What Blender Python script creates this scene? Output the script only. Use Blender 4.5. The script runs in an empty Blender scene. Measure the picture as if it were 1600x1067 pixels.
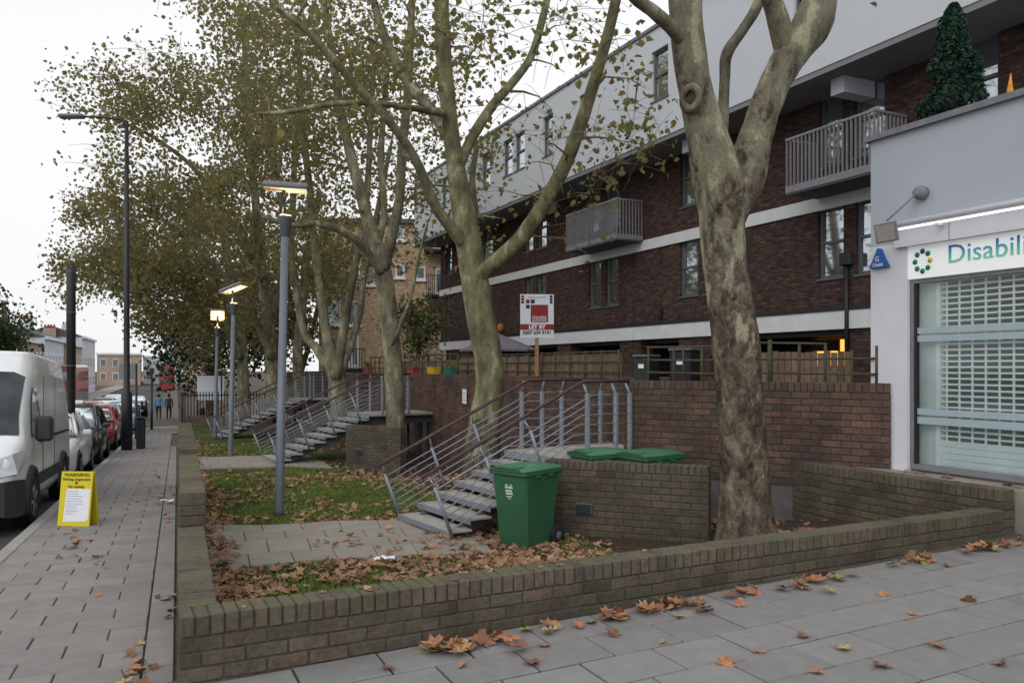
import bpy, bmesh, math, random
import numpy as np
from mathutils import Vector, Matrix, noise

R = math.radians
random.seed(11)
SC = bpy.context.scene
COL = SC.collection

# ------------------------------------------------------------------ camera
FPX, HOR, CAMZ = 1257.0, 573.0, 1.7
cam_d = bpy.data.cameras.new('camera')
cam = bpy.data.objects.new('camera', cam_d)
COL.objects.link(cam)
cam.location = (0, 0, CAMZ)
cam.rotation_euler = (R(90), 0, 0)
cam_d.sensor_width = 36.0
cam_d.lens = FPX / 1600 * 36
cam_d.shift_y = (HOR - 533.5) / 1600
cam_d.clip_start = 0.05
cam_d.clip_end = 3000
SC.camera = cam

# ------------------------------------------------------------------ world and sun: flat overcast light
W = bpy.data.worlds.new('World')
SC.world = W
W.use_nodes = True
wn, wl = W.node_tree.nodes, W.node_tree.links
for n in list(wn):
    wn.remove(n)
wo = wn.new('ShaderNodeOutputWorld')
bg = wn.new('ShaderNodeBackground')
sky = wn.new('ShaderNodeTexSky')
sky.sky_type = 'NISHITA'
sky.sun_disc = False
sky.sun_elevation = R(38)
sky.sun_rotation = R(200)
sky.dust_density = 6.0
sky.air_density = 1.0
hs = wn.new('ShaderNodeHueSaturation')
hs.inputs['Saturation'].default_value = 0.22
wl.new(sky.outputs[0], hs.inputs['Color'])
mixw = wn.new('ShaderNodeMix')
mixw.data_type = 'RGBA'
mixw.inputs['Factor'].default_value = 0.86          # thick cloud: nearly the same white everywhere
wl.new(hs.outputs[0], mixw.inputs[6])
mixw.inputs[7].default_value = (7.75, 7.82, 7.9, 1)
wl.new(mixw.outputs[2], bg.inputs['Color'])
bg.inputs['Strength'].default_value = 0.1
wl.new(bg.outputs[0], wo.inputs['Surface'])

sun_d = bpy.data.lights.new('sun', 'SUN')
sun_d.energy = 0.5
sun_d.angle = R(40)
sun_d.color = (1.0, 0.96, 0.9)
sun = bpy.data.objects.new('sun', sun_d)
COL.objects.link(sun)
sun.location = (-20, -20, 40)
sun.rotation_euler = (R(52), 0, R(-20))

SC.view_settings.view_transform = 'Standard'
SC.view_settings.look = 'None'
SC.view_settings.gamma = 1.0
SC.view_settings.exposure = 0.46
SC.view_settings.use_curve_mapping = False
SC.render.engine = 'CYCLES'

# ------------------------------------------------------------------ frames
AB = R(-25.5)            # azimuth of the housing block and the shop front
AS = R(-22.6)            # azimuth of the street
BX, BY = math.sin(AB), math.cos(AB)
SX, SY = math.sin(AS), math.cos(AS)


def fb(p, q, z=0.0):     # block frame: p along the block, q across towards it
    return Vector((p * BX + q * BY, p * BY - q * BX, z))


def fs(s, t, z=0.0):     # street frame: s along the street, t across (0 = garden wall face)
    return Vector((s * SX + t * SY, s * SY - t * SX, z))


def to_pq(x, y):
    return x * BX + y * BY, x * BY - y * BX


def to_st(x, y):
    return x * SX + y * SY, x * SY - y * SX


def at(u, v, Y):
    return Vector(((u - 800) / FPX * Y, Y, CAMZ + (HOR - v) / FPX * Y))


def fac(u, v, q):        # point of the picture on a plane parallel to the block
    k = (u - 800) / FPX
    p = (q * BY - k * (-q * BX)) / (k * BY - BX)
    Y = p * BY - q * BX
    return p, CAMZ + (HOR - v) / FPX * Y


def prof(s):             # street falls away from the camera and levels out
    d = max(0.0, s - 4.5)
    if d < 45:
        return -0.1 - 0.034 * d
    e = min(d - 45, 40)
    return -0.1 - 0.034 * 45 - 0.034 * (e - e * e / 80)


def onprof(u, v, dz=0.0):
    lo, hi = 1.0, 400.0
    k = (u - 800) / FPX
    for _ in range(60):
        m = (lo + hi) / 2
        z = CAMZ + (HOR - v) / FPX * m
        s, t = to_st(k * m, m)
        if z > prof(s) + dz:
            lo = m
        else:
            hi = m
    return at(u, v, lo)


GP = [(-1.6, 5, -.25), (-2.5, 8, -.4), (-3.5, 12, -.55), (-1.5, 11, -.48), (.3, 9.6, -.52), (1.4, 8.2, -.5), (2.3, 8, -.12),
      (3.5, 8.5, -.06), (4.5, 8, 0.0), (0, 6, -.35), (2, 6.4, -.25), (4, 7.2, -.05), (-6.6, 21, -.74), (-2.6, 19.6, -.9), (-8, 22, -.76),
      (-11.5, 31, -1.0), (-3, 15, -.65), (.6, 11.4, -.58), (-13, 36, -1.1), (-5, 28, -1.0), (-2.2, 9.6, -.46), (-16, 42, -1.3), (1.9, 9.4, -.5)]
GPA = np.array(GP)


def gz(x, y):
    d2 = (GPA[:, 0] - x) ** 2 + (GPA[:, 1] - y) ** 2 + 0.05
    w = d2 ** -1.6
    return float((w * GPA[:, 2]).sum() / w.sum())


def ongard(u, v):
    k = (u - 800) / FPX
    Y = 4.0
    while Y < 60:
        if CAMZ + (HOR - v) / FPX * Y < gz(k * Y, Y):
            break
        Y += 0.02
    return Vector((k * Y, Y, gz(k * Y, Y)))


# ------------------------------------------------------------------ objects
def empty(name, loc, rz=0.0, label=None, cat=None, group=None):
    o = bpy.data.objects.new(name, None)
    o.location = loc
    o.rotation_euler = (0, 0, rz)
    o.empty_display_size = 0.2
    COL.objects.link(o)
    tag(o, label, cat, group)
    return o


def tag(o, label=None, cat=None, group=None, kind=None):
    if label:
        o['label'] = label
    if cat:
        o['category'] = cat
    if group:
        o['group'] = group
    if kind:
        o['kind'] = kind
    return o


def copy_tree(o, parent=None):
    kids = [c for c in COL.objects if c.parent == o]
    c = o.copy()
    COL.objects.link(c)
    c.parent = parent
    for k in kids:
        copy_tree(k, c)
    return c


class MB:
    def __init__(self):
        self.v, self.f, self.m = [], [], []
        self.sm = []

    def add(self, vs, fs_, mi=0, smooth=False):
        b = len(self.v)
        self.v += [tuple(x) for x in vs]
        for f in fs_:
            self.f.append(tuple(b + i for i in f))
            self.m.append(mi)
            self.sm.append(smooth)
        return self

    def box(self, x0, x1, y0, y1, z0, z1, mi=0, M=None):
        vs = [Vector((x, y, z)) for z in (z0, z1) for y in (y0, y1) for x in (x0, x1)]
        if M is not None:
            vs = [M @ v for v in vs]
        return self.add(vs, [(0, 2, 3, 1), (4, 5, 7, 6), (0, 1, 5, 4), (2, 6, 7, 3), (0, 4, 6, 2), (1, 3, 7, 5)], mi)

    def cbox(self, x0, x1, y0, y1, z0, z1, c=.01, mi=0, M=None):   # chamfered box
        vs, fs_ = [], []
        X, Y, Z = (x0, x1), (y0, y1), (z0, z1)
        idx = {}
        for i in (0, 1):
            for j in (0, 1):
                for k in (0, 1):
                    si, sj, sk = (1 if i == 0 else -1), (1 if j == 0 else -1), (1 if k == 0 else -1)
                    for a in range(3):
                        p = [X[i], Y[j], Z[k]]
                        d = [si * c, sj * c, sk * c]
                        for b in range(3):
                            if b != a:
                                p[b] += d[b]
                        idx[(i, j, k, a)] = len(vs)
                        vs.append(Vector(p))
        def q(*t):
            fs_.append(tuple(idx[s] for s in t))
        for i in (0, 1):
            o = [(i, 0, 0, 0), (i, 1, 0, 0), (i, 1, 1, 0), (i, 0, 1, 0)]
            q(*(o if i else o[::-1]))
            o = [(0, i, 0, 1), (0, i, 1, 1), (1, i, 1, 1), (1, i, 0, 1)]
            q(*(o if i else o[::-1]))
            o = [(0, 0, i, 2), (1, 0, i, 2), (1, 1, i, 2), (0, 1, i, 2)]
            q(*(o if i else o[::-1]))
        for i in (0, 1):
            for j in (0, 1):
                q((i, j, 0, 0), (i, j, 1, 0), (i, j, 1, 1), (i, j, 0, 1))
                q((i, 0, j, 0), (i, 1, j, 0), (i, 1, j, 2), (i, 0, j, 2))
                q((0, i, j, 1), (1, i, j, 1), (1, i, j, 2), (0, i, j, 2))
                for k in (0, 1):
                    q((i, j, k, 0), (i, j, k, 1), (i, j, k, 2))
        if M is not None:
            vs = [M @ v for v in vs]
        return self.add(vs, fs_, mi)

    def tube(self, pts, rad, n=8, mi=0, smooth=True, caps=True, jit=0.0):
        pts = [Vector(p) for p in pts]
        if not isinstance(rad, (list, tuple)):
            rad = [rad] * len(pts)
        b = len(self.v)
        prev = None
        for i, p in enumerate(pts):
            if i == 0:
                d = pts[1] - p
            elif i == len(pts) - 1:
                d = p - pts[i - 1]
            else:
                d = (pts[i + 1] - p).normalized() + (p - pts[i - 1]).normalized()
            if d.length < 1e-9:
                d = Vector((0, 0, 1))
            d.normalize()
            if prev is None:
                a = Vector((0, 0, 1)) if abs(d.z) < .9 else Vector((1, 0, 0))
                x = d.cross(a).normalized()
            else:
                x = prev - d * prev.dot(d)
                if x.length < 1e-6:
                    x = d.orthogonal()
                x.normalize()
            prev = x
            y = d.cross(x)
            for k in range(n):
                a = 2 * math.pi * k / n
                rr = rad[i] * (1 + (random.uniform(-jit, jit) if jit else 0))
                self.v.append(tuple(p + (x * math.cos(a) + y * math.sin(a)) * rr))
        for i in range(len(pts) - 1):
            for k in range(n):
                k2 = (k + 1) % n
                self.f.append((b + i * n + k, b + i * n + k2, b + (i + 1) * n + k2, b + (i + 1) * n + k))
                self.m.append(mi)
                self.sm.append(smooth)
        if caps:
            self.f.append(tuple(b + k for k in range(n))[::-1])
            self.f.append(tuple(b + (len(pts) - 1) * n + k for k in range(n)))
            self.m += [mi, mi]
            self.sm += [False, False]
        return self

    def lathe(self, prof_, n=16, c=(0, 0, 0), mi=0, smooth=True, axis='z'):
        vs, fs_ = [], []
        for (r, h) in prof_:
            for k in range(n):
                a = 2 * math.pi * k / n
                if axis == 'z':
                    vs.append((c[0] + r * math.cos(a), c[1] + r * math.sin(a), c[2] + h))
                elif axis == 'y':
                    vs.append((c[0] + r * math.cos(a), c[1] + h, c[2] + r * math.sin(a)))
                else:
                    vs.append((c[0] + h, c[1] + r * math.cos(a), c[2] + r * math.sin(a)))
        for i in range(len(prof_) - 1):
            for k in range(n):
                k2 = (k + 1) % n
                fs_.append((i * n + k, i * n + k2, (i + 1) * n + k2, (i + 1) * n + k))
        fs_.append(tuple(range(n))[::-1])
        fs_.append(tuple((len(prof_) - 1) * n + k for k in range(n)))
        return self.add(vs, fs_, mi, smooth)

    def prism(self, poly, z0, z1, mi=0, M=None):      # poly in xy, ccw
        n = len(poly)
        vs = [Vector((x, y, z0)) for x, y in poly] + [Vector((x, y, z1)) for x, y in poly]
        if M is not None:
            vs = [M @ v for v in vs]
        fs_ = [tuple(range(n))[::-1], tuple(range(n, 2 * n))]
        fs_ += [(i, (i + 1) % n, n + (i + 1) % n, n + i) for i in range(n)]
        return self.add(vs, fs_, mi)

    def build(self, name, mat, parent=None, world=False, keep=False):
        me = bpy.data.meshes.new(name)
        v = self.v
        loc = (0, 0, 0)
        if parent is not None and world:
            Mi = parent.matrix_basis.copy()
            if parent.parent is not None:
                Mi = parent.parent.matrix_basis @ Mi
            Mi.invert()
            v = [tuple(Mi @ Vector(p)) for p in v]
        elif parent is None and not keep:
            a = np.array(v)
            mn, mx = a.min(0), a.max(0)
            loc = ((mn[0] + mx[0]) / 2, (mn[1] + mx[1]) / 2, mn[2])
            v = (a - np.array(loc)).tolist()
        me.from_pydata(v, [], self.f)
        mats = mat if isinstance(mat, (list, tuple)) else [mat]
        for m in mats:
            me.materials.append(m)
        me.polygons.foreach_set('material_index', self.m)
        me.polygons.foreach_set('use_smooth', self.sm)
        me.update()
        o = bpy.data.objects.new(name, me)
        o.location = loc
        o.parent = parent
        COL.objects.link(o)
        return o


def share(name, me, parent, loc, rot=(0, 0, 0), scale=(1, 1, 1)):
    o = bpy.data.objects.new(name, me)
    o.parent = parent
    o.location = loc
    o.rotation_euler = rot
    o.scale = scale
    COL.objects.link(o)
    return o


def struct(o):
    o['kind'] = 'structure'
    return o


def text_mesh(txt, size, mat, name, parent, M, depth=0.002, align='CENTER', bold=0.0, xs=1.0):
    cu = bpy.data.curves.new('t', 'FONT')
    cu.body = txt
    cu.size = size
    cu.align_x = align
    cu.align_y = 'CENTER'
    cu.extrude = depth
    cu.offset = bold
    cu.resolution_u = 3
    ob = bpy.data.objects.new('t', cu)
    COL.objects.link(ob)
    bpy.context.view_layer.update()
    me = bpy.data.meshes.new_from_object(ob.evaluated_get(bpy.context.evaluated_depsgraph_get()))
    COL.objects.unlink(ob)
    bpy.data.objects.remove(ob)
    me.transform(M @ Matrix.Diagonal((xs, 1, 1, 1)))
    me.materials.clear()
    me.materials.append(mat)
    o = bpy.data.objects.new(name, me)
    o.parent = parent
    COL.objects.link(o)
    return o


# ------------------------------------------------------------------ materials
class NT:
    def __init__(self, name):
        self.m = bpy.data.materials.new(name)
        self.m.use_nodes = True
        self.n = self.m.node_tree.nodes
        self.l = self.m.node_tree.links
        self.b = self.n['Principled BSDF']
        self.out = self.n['Material Output']

    def new(self, t, **k):
        x = self.n.new(t)
        for a, b in k.items():
            setattr(x, a, b)
        return x

    def pos(self):
        return self.new('ShaderNodeNewGeometry').outputs['Position']

    def obj(self):
        return self.new('ShaderNodeTexCoord').outputs['Object']

    def noise(self, vec, scale, detail=4, rough=.55):
        n = self.new('ShaderNodeTexNoise')
        n.inputs['Scale'].default_value = scale
        n.inputs['Detail'].default_value = detail
        n.inputs['Roughness'].default_value = rough
        self.l.new(vec, n.inputs['Vector'])
        return n.outputs['Fac']

    def ramp(self, fac_, stops, interp='LINEAR'):
        r = self.new('ShaderNodeValToRGB')
        r.color_ramp.interpolation = interp
        e = r.color_ramp.elements
        while len(e) < len(stops):
            e.new(.5)
        for i, (p, c) in enumerate(stops):
            e[i].position = p
            e[i].color = (*c, 1) if len(c) == 3 else c
        self.l.new(fac_, r.inputs[0])
        return r.outputs[0]

    def mix(self, fac_, a, b, mode='MIX'):
        x = self.new('ShaderNodeMix', data_type='RGBA', blend_type=mode)
        for i, s in ((0, fac_), (6, a), (7, b)):
            if hasattr(s, 'is_linked') or hasattr(s, 'links'):
                self.l.new(s, x.inputs[i])
            elif i == 0:
                x.inputs[0].default_value = s
            else:
                x.inputs[i].default_value = (*s, 1)
        return x.outputs[2]

    def math(self, op, a, b=None):
        x = self.new('ShaderNodeMath', operation=op)
        for i, s in enumerate((a, b)):
            if s is None:
                continue
            if isinstance(s, (int, float)):
                x.inputs[i].default_value = s
            else:
                self.l.new(s, x.inputs[i])
        return x.outputs[0]

    def bump(self, h, strength=.3, dist=.01):
        b = self.new('ShaderNodeBump')
        b.inputs['Strength'].default_value = strength
        b.inputs['Distance'].default_value = dist
        self.l.new(h, b.inputs['Height'])
        self.l.new(b.outputs[0], self.b.inputs['Normal'])

    def col(self, c):
        self.l.new(c, self.b.inputs['Base Color'])

    def set(self, rough=.7, metal=0, spec=.3):
        self.b.inputs['Roughness'].default_value = rough
        self.b.inputs['Metallic'].default_value = metal
        self.b.inputs['Specular IOR Level'].default_value = spec
        return self.m


def mix3(a, k):
    return tuple(min(1, x * k) for x in a)


def mat(name, c, rough=.7, var=.15, scale=5, bump=0, bscale=60, metal=0, spec=.3, objrand=0.0, big=0.0):
    t = NT(name)
    p = t.pos()
    n = t.noise(p, scale)
    cc = t.ramp(n, [(.3, mix3(c, 1 - var)), (.7, mix3(c, 1 + var))])
    if big:
        cc = t.mix(t.noise(p, .6, 3), cc, mix3(c, 1 - big), 'MIX')
    if objrand:
        oi = t.new('ShaderNodeObjectInfo')
        k = t.ramp(oi.outputs['Random'], [(0, (1 - objrand,) * 3), (1, (1 + objrand, 1 + objrand * .95, 1 + objrand * .9))])
        cc = t.mix(1.0, cc, k, 'MULTIPLY')
    t.col(cc)
    if bump:
        t.bump(t.noise(p, bscale, 5), bump)
    return t.set(rough, metal, spec)


def emit(name, c, s):
    t = NT(name)
    t.b.inputs['Base Color'].default_value = (*c, 1)
    t.b.inputs['Emission Color'].default_value = (*c, 1)
    t.b.inputs['Emission Strength'].default_value = s
    return t.m


def brick_mat(name, stops, moss=.0, mcol=(.07, .085, .03), island=False):
    t = NT(name)
    p = t.pos()
    oi = t.new('ShaderNodeObjectInfo')
    rnd = t.new('ShaderNodeNewGeometry').outputs['Random Per Island'] if island else oi.outputs['Random']
    c = t.ramp(rnd, stops)
    n = t.noise(p, 30, 5)
    c = t.mix(1.0, c, t.ramp(n, [(.25, (.62, .6, .6)), (.75, (1.3, 1.3, 1.3))]), 'MULTIPLY')
    st = t.ramp(t.noise(p, 2.2, 4), [(.35, (.6, .6, .62)), (.6, (1.08, 1.08, 1.08))])
    c = t.mix(.8, c, st, 'MULTIPLY')
    if moss:
        g = t.new('ShaderNodeNewGeometry')
        sp = t.new('ShaderNodeSeparateXYZ')
        t.l.new(g.outputs['True Normal'], sp.inputs[0])
        up = t.ramp(sp.outputs['Z'], [(.3, (.42,) * 3), (.8, (1,) * 3)])
        nm = t.ramp(t.noise(p, 3.5, 6, .65), [(.42, (0,) * 3), (.62, (moss,) * 3)])
        c = t.mix(t.mix(1.0, up, nm, 'MULTIPLY'), c, mcol)
    t.col(c)
    t.bump(t.noise(p, 90, 6), .5, .006)
    return t.set(.88, 0, .2)


BR = [(0, (.078, .066, .056)), (.25, (.118, .094, .075)), (.5, (.1, .089, .073)), (.75, (.135, .1, .078)), (1, (.092, .079, .068))]
BRR = [(0, (.085, .06, .055)), (.3, (.14, .083, .066)), (.55, (.105, .075, .065)), (.8, (.175, .098, .074)), (1, (.07, .056, .054))]
m_brick = brick_mat('garden_brick', BR, .55)
m_cope = brick_mat('coping_brick', [(p, mix3(c, 1.12)) for p, c in BR], .9, (.105, .115, .06))
m_brick2 = brick_mat('terrace_brick', BRR, .25)
m_cope2 = brick_mat('terrace_coping', [(p, mix3(c, 1.0)) for p, c in BRR], .8, (.085, .09, .045))
m_brick_j = brick_mat('garden_brick_far', BR, .4, island=True)
m_cope_j = brick_mat('coping_brick_far', BR, .8, (.1, .11, .05), island=True)
m_brick2_j = brick_mat('terrace_brick_far', BRR, .2, island=True)
m_cope2_j = brick_mat('terrace_coping_far', BRR, .8, (.085, .09, .045), island=True)
m_mortar = mat('mortar', (.075, .068, .058), .95, .3, 12, .4, 120)
m_mortar_d = mat('mortar_dark', (.06, .053, .046), .95, .3, 12, .4, 120)
m_slab = mat('concrete_slab', (.235, .231, .23), .85, .16, 7, .35, 160, objrand=.09, big=.14)
m_slab_side = mat('small_slab', (.25, .238, .232), .85, .18, 7, .35, 160, objrand=.1, big=.16)
m_slab_path = mat('path_slab', (.285, .26, .225), .9, .2, 4, .35, 140, objrand=.07, big=.2)
m_joint = mat('slab_joint_dirt', (.095, .085, .072), .95, .35, 14, .3, 90)
m_kerb = mat('granite_kerb', (.3, .29, .28), .85, .18, 20, .3, 150, objrand=.08)
m_asphalt = mat('asphalt', (.062, .061, .062), .9, .3, 25, .5, 180)
m_earth = mat('earth', (.075, .055, .038), .95, .4, 8, .5, 60)
m_steel = mat('galvanised_steel', (.255, .28, .325), .5, .12, 18, .06, 80, metal=.25, spec=.4)
m_stair_conc = mat('tread_concrete', (.34, .32, .29), .9, .22, 9, .3, 120)
m_handrail = mat('maroon_handrail', (.075, .045, .045), .55, .2, 12)
m_dark_steel = mat('dark_stringer', (.09, .1, .115), .6, .15, 12)
m_black = mat('black_paint', (.016, .018, .02), .45, .2, 9, spec=.4)
m_lamp = mat('lamp_post_grey', (.125, .145, .175), .45, .1, 6, spec=.45)
m_lampcap = mat('lamp_cap', (.085, .09, .105), .5, .1, 6)
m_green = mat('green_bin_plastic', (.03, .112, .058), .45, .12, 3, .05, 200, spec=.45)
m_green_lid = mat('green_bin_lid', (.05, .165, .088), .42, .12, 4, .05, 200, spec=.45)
m_rubber = mat('rubber', (.018, .018, .019), .8, .2, 10)
m_white = mat('white_render', (.57, .60, .65), .8, .05, 1.2, .12, 120, big=.06)
m_shop = mat('shop_render', (.43, .465, .53), .8, .05, 1.5, .1, 150, big=.05)
m_shop_w = mat('shop_white', (.66, .66, .72), .6, .04, 3)
m_band = mat('white_band', (.66, .68, .70), .7, .06, 3)
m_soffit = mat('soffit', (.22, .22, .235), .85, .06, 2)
m_frame = mat('grey_window_frame', (.105, .115, .125), .5, .1, 8)
m_balc = mat('balcony_steel', (.2, .2, .225), .5, .1, 8)
m_coping = mat('grey_coping', (.2, .205, .225), .8, .15, 9)
m_wood = mat('weathered_board', (.175, .125, .088), .85, .25, 9, .3, 60, objrand=.18)
m_trel = mat('mossy_rail', (.075, .07, .042), .85, .3, 14, .3, 60)
m_paper = mat('white_paper', (.72, .74, .78), .7, .03, 10)
m_yellow = mat('yellow_sign', (.62, .52, .02), .5, .04, 6)
m_signwhite = mat('sign_white', (.68, .72, .78), .5, .03, 6)
m_signred = mat('sign_red', (.24, .022, .028), .5, .05, 6)
m_signdark = mat('sign_dark', (.02, .03, .04), .5, .1, 6)
m_post_wood = mat('sign_post_wood', (.36, .2, .1), .8, .2, 15)


def glass_mat(name, tint, refl=.45, rough=.03, fk=.8):
    t = NT(name)
    gl = t.new('ShaderNodeBsdfGlossy')
    gl.inputs['Roughness'].default_value = rough
    gl.inputs['Color'].default_value = (.86, .92, .97, 1)
    p = t.pos()
    t.col(t.ramp(t.noise(p, 1.1, 2), [(.35, mix3(tint, .55)), (.65, mix3(tint, 1.5))]))
    t.set(.35, 0, .5)
    fr = t.new('ShaderNodeFresnel')
    fr.inputs['IOR'].default_value = 1.5
    f2 = t.math('ADD', t.math('MULTIPLY', fr.outputs[0], fk), refl)
    ms = t.new('ShaderNodeMixShader')
    t.l.new(f2, ms.inputs[0])
    t.l.new(t.b.outputs[0], ms.inputs[1])
    t.l.new(gl.outputs[0], ms.inputs[2])
    t.l.new(ms.outputs[0], t.out.inputs['Surface'])
    return t.m


m_glass = glass_mat('window_glass', (.06, .07, .075), .5, .04)
m_screen = mat('van_windscreen_glass', (.035, .042, .045), .12, .5, 2.5, spec=.35)
m_carglass = glass_mat('car_glass', (.025, .03, .03), .16, .05)


def clear_glass(name):
    t = NT(name)
    tr = t.new('ShaderNodeBsdfTransparent')
    tr.inputs['Color'].default_value = (.95, .98, .98, 1)
    gl = t.new('ShaderNodeBsdfGlossy')
    gl.inputs['Roughness'].default_value = .03
    fr = t.new('ShaderNodeFresnel')
    fr.inputs['IOR'].default_value = 1.5
    f2 = t.math('MULTIPLY', fr.outputs[0], .55)
    ms = t.new('ShaderNodeMixShader')
    t.l.new(f2, ms.inputs[0])
    t.l.new(tr.outputs[0], ms.inputs[1])
    t.l.new(gl.outputs[0], ms.inputs[2])
    t.l.new(ms.outputs[0], t.out.inputs['Surface'])
    return t.m


m_clear = clear_glass('shop_glass')


def facade_brick(name, c1, c2, cm, flip=False, bw=.225, rh=.075):
    t = NT(name)
    o = t.obj()
    sp = t.new('ShaderNodeSeparateXYZ')
    t.l.new(o, sp.inputs[0])
    cb = t.new('ShaderNodeCombineXYZ')
    xy = t.math('ADD', sp.outputs['X'], sp.outputs['Y'])
    t.l.new(xy, cb.inputs[0])
    t.l.new(sp.outputs['Z'], cb.inputs[1])
    b = t.new('ShaderNodeTexBrick')
    b.offset = .5
    b.inputs['Scale'].default_value = 1
    b.inputs['Brick Width'].default_value = bw
    b.inputs['Row Height'].default_value = rh
    b.inputs['Mortar Size'].default_value = .007
    b.inputs['Mortar Smooth'].default_value = .2
    b.inputs['Bias'].default_value = -.1
    b.inputs['Color1'].default_value = (*c1, 1)
    b.inputs['Color2'].default_value = (*c2, 1)
    b.inputs['Mortar'].default_value = (*cm, 1)
    t.l.new(cb.outputs[0], b.inputs['Vector'])
    # per-brick tone from a noise stretched to the brick shape
    mp = t.new('ShaderNodeMapping')
    mp.inputs['Scale'].default_value = (4.4, 13.3, 1)
    t.l.new(cb.outputs[0], mp.inputs[0])
    n = t.noise(mp.outputs[0], 1.0, 2)
    c = t.mix(1.0, b.outputs['Color'], t.ramp(n, [(.3, (.55, .55, .58)), (.55, (1, 1, 1)), (.72, (1.75, 1.5, 1.35))]), 'MULTIPLY')
    n2 = t.noise(o, .35, 3)
    c = t.mix(.7, c, t.ramp(n2, [(.3, (.78, .78, .8)), (.7, (1.1, 1.1, 1.1))]), 'MULTIPLY')
    t.col(c)
    t.bump(t.math('MULTIPLY', b.outputs['Fac'], -1), .6, .008)
    return t.set(.9, 0, .2)


m_fbrick = facade_brick('facade_brick', (.06, .038, .033), (.11, .068, .056), (.036, .03, .028))
m_tan = facade_brick('tan_brick', (.43, .31, .19), (.54, .4, .26), (.43, .36, .27))
m_tan_far = facade_brick('far_tan_brick', (.36, .28, .22), (.45, .34, .26), (.4, .35, .3))
# ------------------------------------------------------------------ ground, road, pavements
TK = -1.78                                   # kerb face
def strip(name, ss, ts, zf, m, label=None):
    mb = MB()
    nt = len(ts)
    vs = [fs(s, t, zf(s, t)) for s in ss for t in ts]
    fc = [(i * nt + j, i * nt + j + 1, (i + 1) * nt + j + 1, (i + 1) * nt + j) for i in range(len(ss) - 1) for j in range(nt - 1)]
    mb.add(vs, [f[::-1] if False else f for f in fc], 0, True)
    return struct(mb.build(name, m, keep=True))


SS = [-60, -20, 0, 4.5] + [4.5 + 3 * i for i in range(1, 29)] + [95, 140, 250, 900]
strip('ground', SS, [-900, -60, -20, 0, 20, 60, 900], lambda s, t: prof(s) - .95, m_earth)
strip('road', SS, [-9.4, TK - .0, ], lambda s, t: prof(s) - .13, m_asphalt)
strip('far_pavement', SS, [-12.5, -9.4], lambda s, t: prof(s) + .0, mat('far_paving', (.26, .25, .24), .9, .15, 3))
pav = strip('street_pavement', SS, [TK + .02, .1], lambda s, t: prof(s) - .022, m_joint)
frontpav = MB()
for a, b, c_, d in ((-8, 5.0, -1.2, 14),):
    pass
ps = [-9, -4, 0, 2, 4, 5.05]
qs = [-.35, 0, 3, 6, 9, 13]
zf = lambda q: -.1 + .022 * max(q, 0)
frontpav.add([fb(p, q, zf(q) - .024) for p in ps for q in qs],
             [(i * 6 + j, i * 6 + j + 1, (i + 1) * 6 + j + 1, (i + 1) * 6 + j) for i in range(5) for j in range(5)], 0, True)
frontpav = struct(frontpav.build('corner_pavement', m_joint, keep=True))

# kerb stones
kb = MB().cbox(0, .15, 0, .9, -.3, 0, .012).build('k', m_kerb, keep=True)
kme = kb.data
bpy.data.objects.remove(kb)
kerb = struct(empty('kerb', fs(2, TK, prof(2))))
for i in range(48):
    s = 2 + i * .915
    o = share('kerb_stone', kme, None, fs(s, TK, prof(s) + .002 + random.uniform(-.003, .003)), (-.034 if s > 4.5 else 0, 0, -AS))
    o.parent = kerb
    o.matrix_parent_inverse = kerb.matrix_basis.inverted()

# street pavement slabs
def slab_mesh(name, w, d, m):
    mb = MB()
    g = .0045 if w < .5 else .007
    mb.cbox(g, w - g, g, d - g, -.05, 0, .006)
    o = mb.build(name, m, keep=True)
    me = o.data
    bpy.data.objects.remove(o)
    return me


me_s1 = slab_mesh('slab_a', .475, .30, m_slab_side)
me_s2 = slab_mesh('slab_b', .18, .42, m_slab_side)
nsl = 0
rest = MB()
row = 0
s = 3.7
while s < 46:
    t = TK + .155 + (0 if row % 2 else -.2375)
    while t < -.20:
        x0, x1 = max(t, TK + .155), min(t + .475, -.20)
        if x1 - x0 > .03:
            if nsl < 285:
                o = share('paving_slab', me_s1, None, fs(s, x0, prof(s) + random.uniform(-.003, .002)), (-.034 + random.uniform(-.004, .004), random.uniform(-.006, .006), -AS), ((x1 - x0) / .475, 1, 1))
                o.parent = pav
                nsl += 1
            else:
                M = Matrix.Translation(fs(s, x0, prof(s) + random.uniform(-.002, .002))) @ Matrix.Rotation(-AS, 4, 'Z') @ Matrix.Rotation(-.034, 4, 'X')
                rest.box(.006, x1 - x0 - .006, .006, .294, -.05, 0, 0, M)
        t += .475
    s += .30
    row += 1
for i in range(60):
    s = 3.7 + i * .42
    o = share('edge_slab', me_s2, None, fs(s, -.195, prof(s) + random.uniform(-.003, .002)), (-.034, random.uniform(-.006, .006), -AS))
    o.parent = pav
ro = rest.build('far_slab', m_slab_side, pav, True)
ro['kind'] = 'stuff'

# corner pavement slabs
me_f = slab_mesh('slab_c', .51, .37, m_slab)
row = 0
p = 4.86
while p > 1.4:
    p -= .37
    row += 1
    q = -.4 + (.255 if row % 2 else 0)
    while q < 12:
        w = fb(p + .19, q + .26)
        u = 800 + FPX * w.x / max(w.y, .1)
        v = HOR + FPX * 1.75 / max(w.y, .1)
        if w.y > 1 and -100 < u < 1850 and v < 1350:
            o = share('paving_slab', me_f, None, fb(p, q, zf(q) + random.uniform(-.003, .003)), (random.uniform(-.004, .004), -.022 + random.uniform(-.004, .004), -AB))
            o.parent = frontpav
        q += .51

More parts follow.
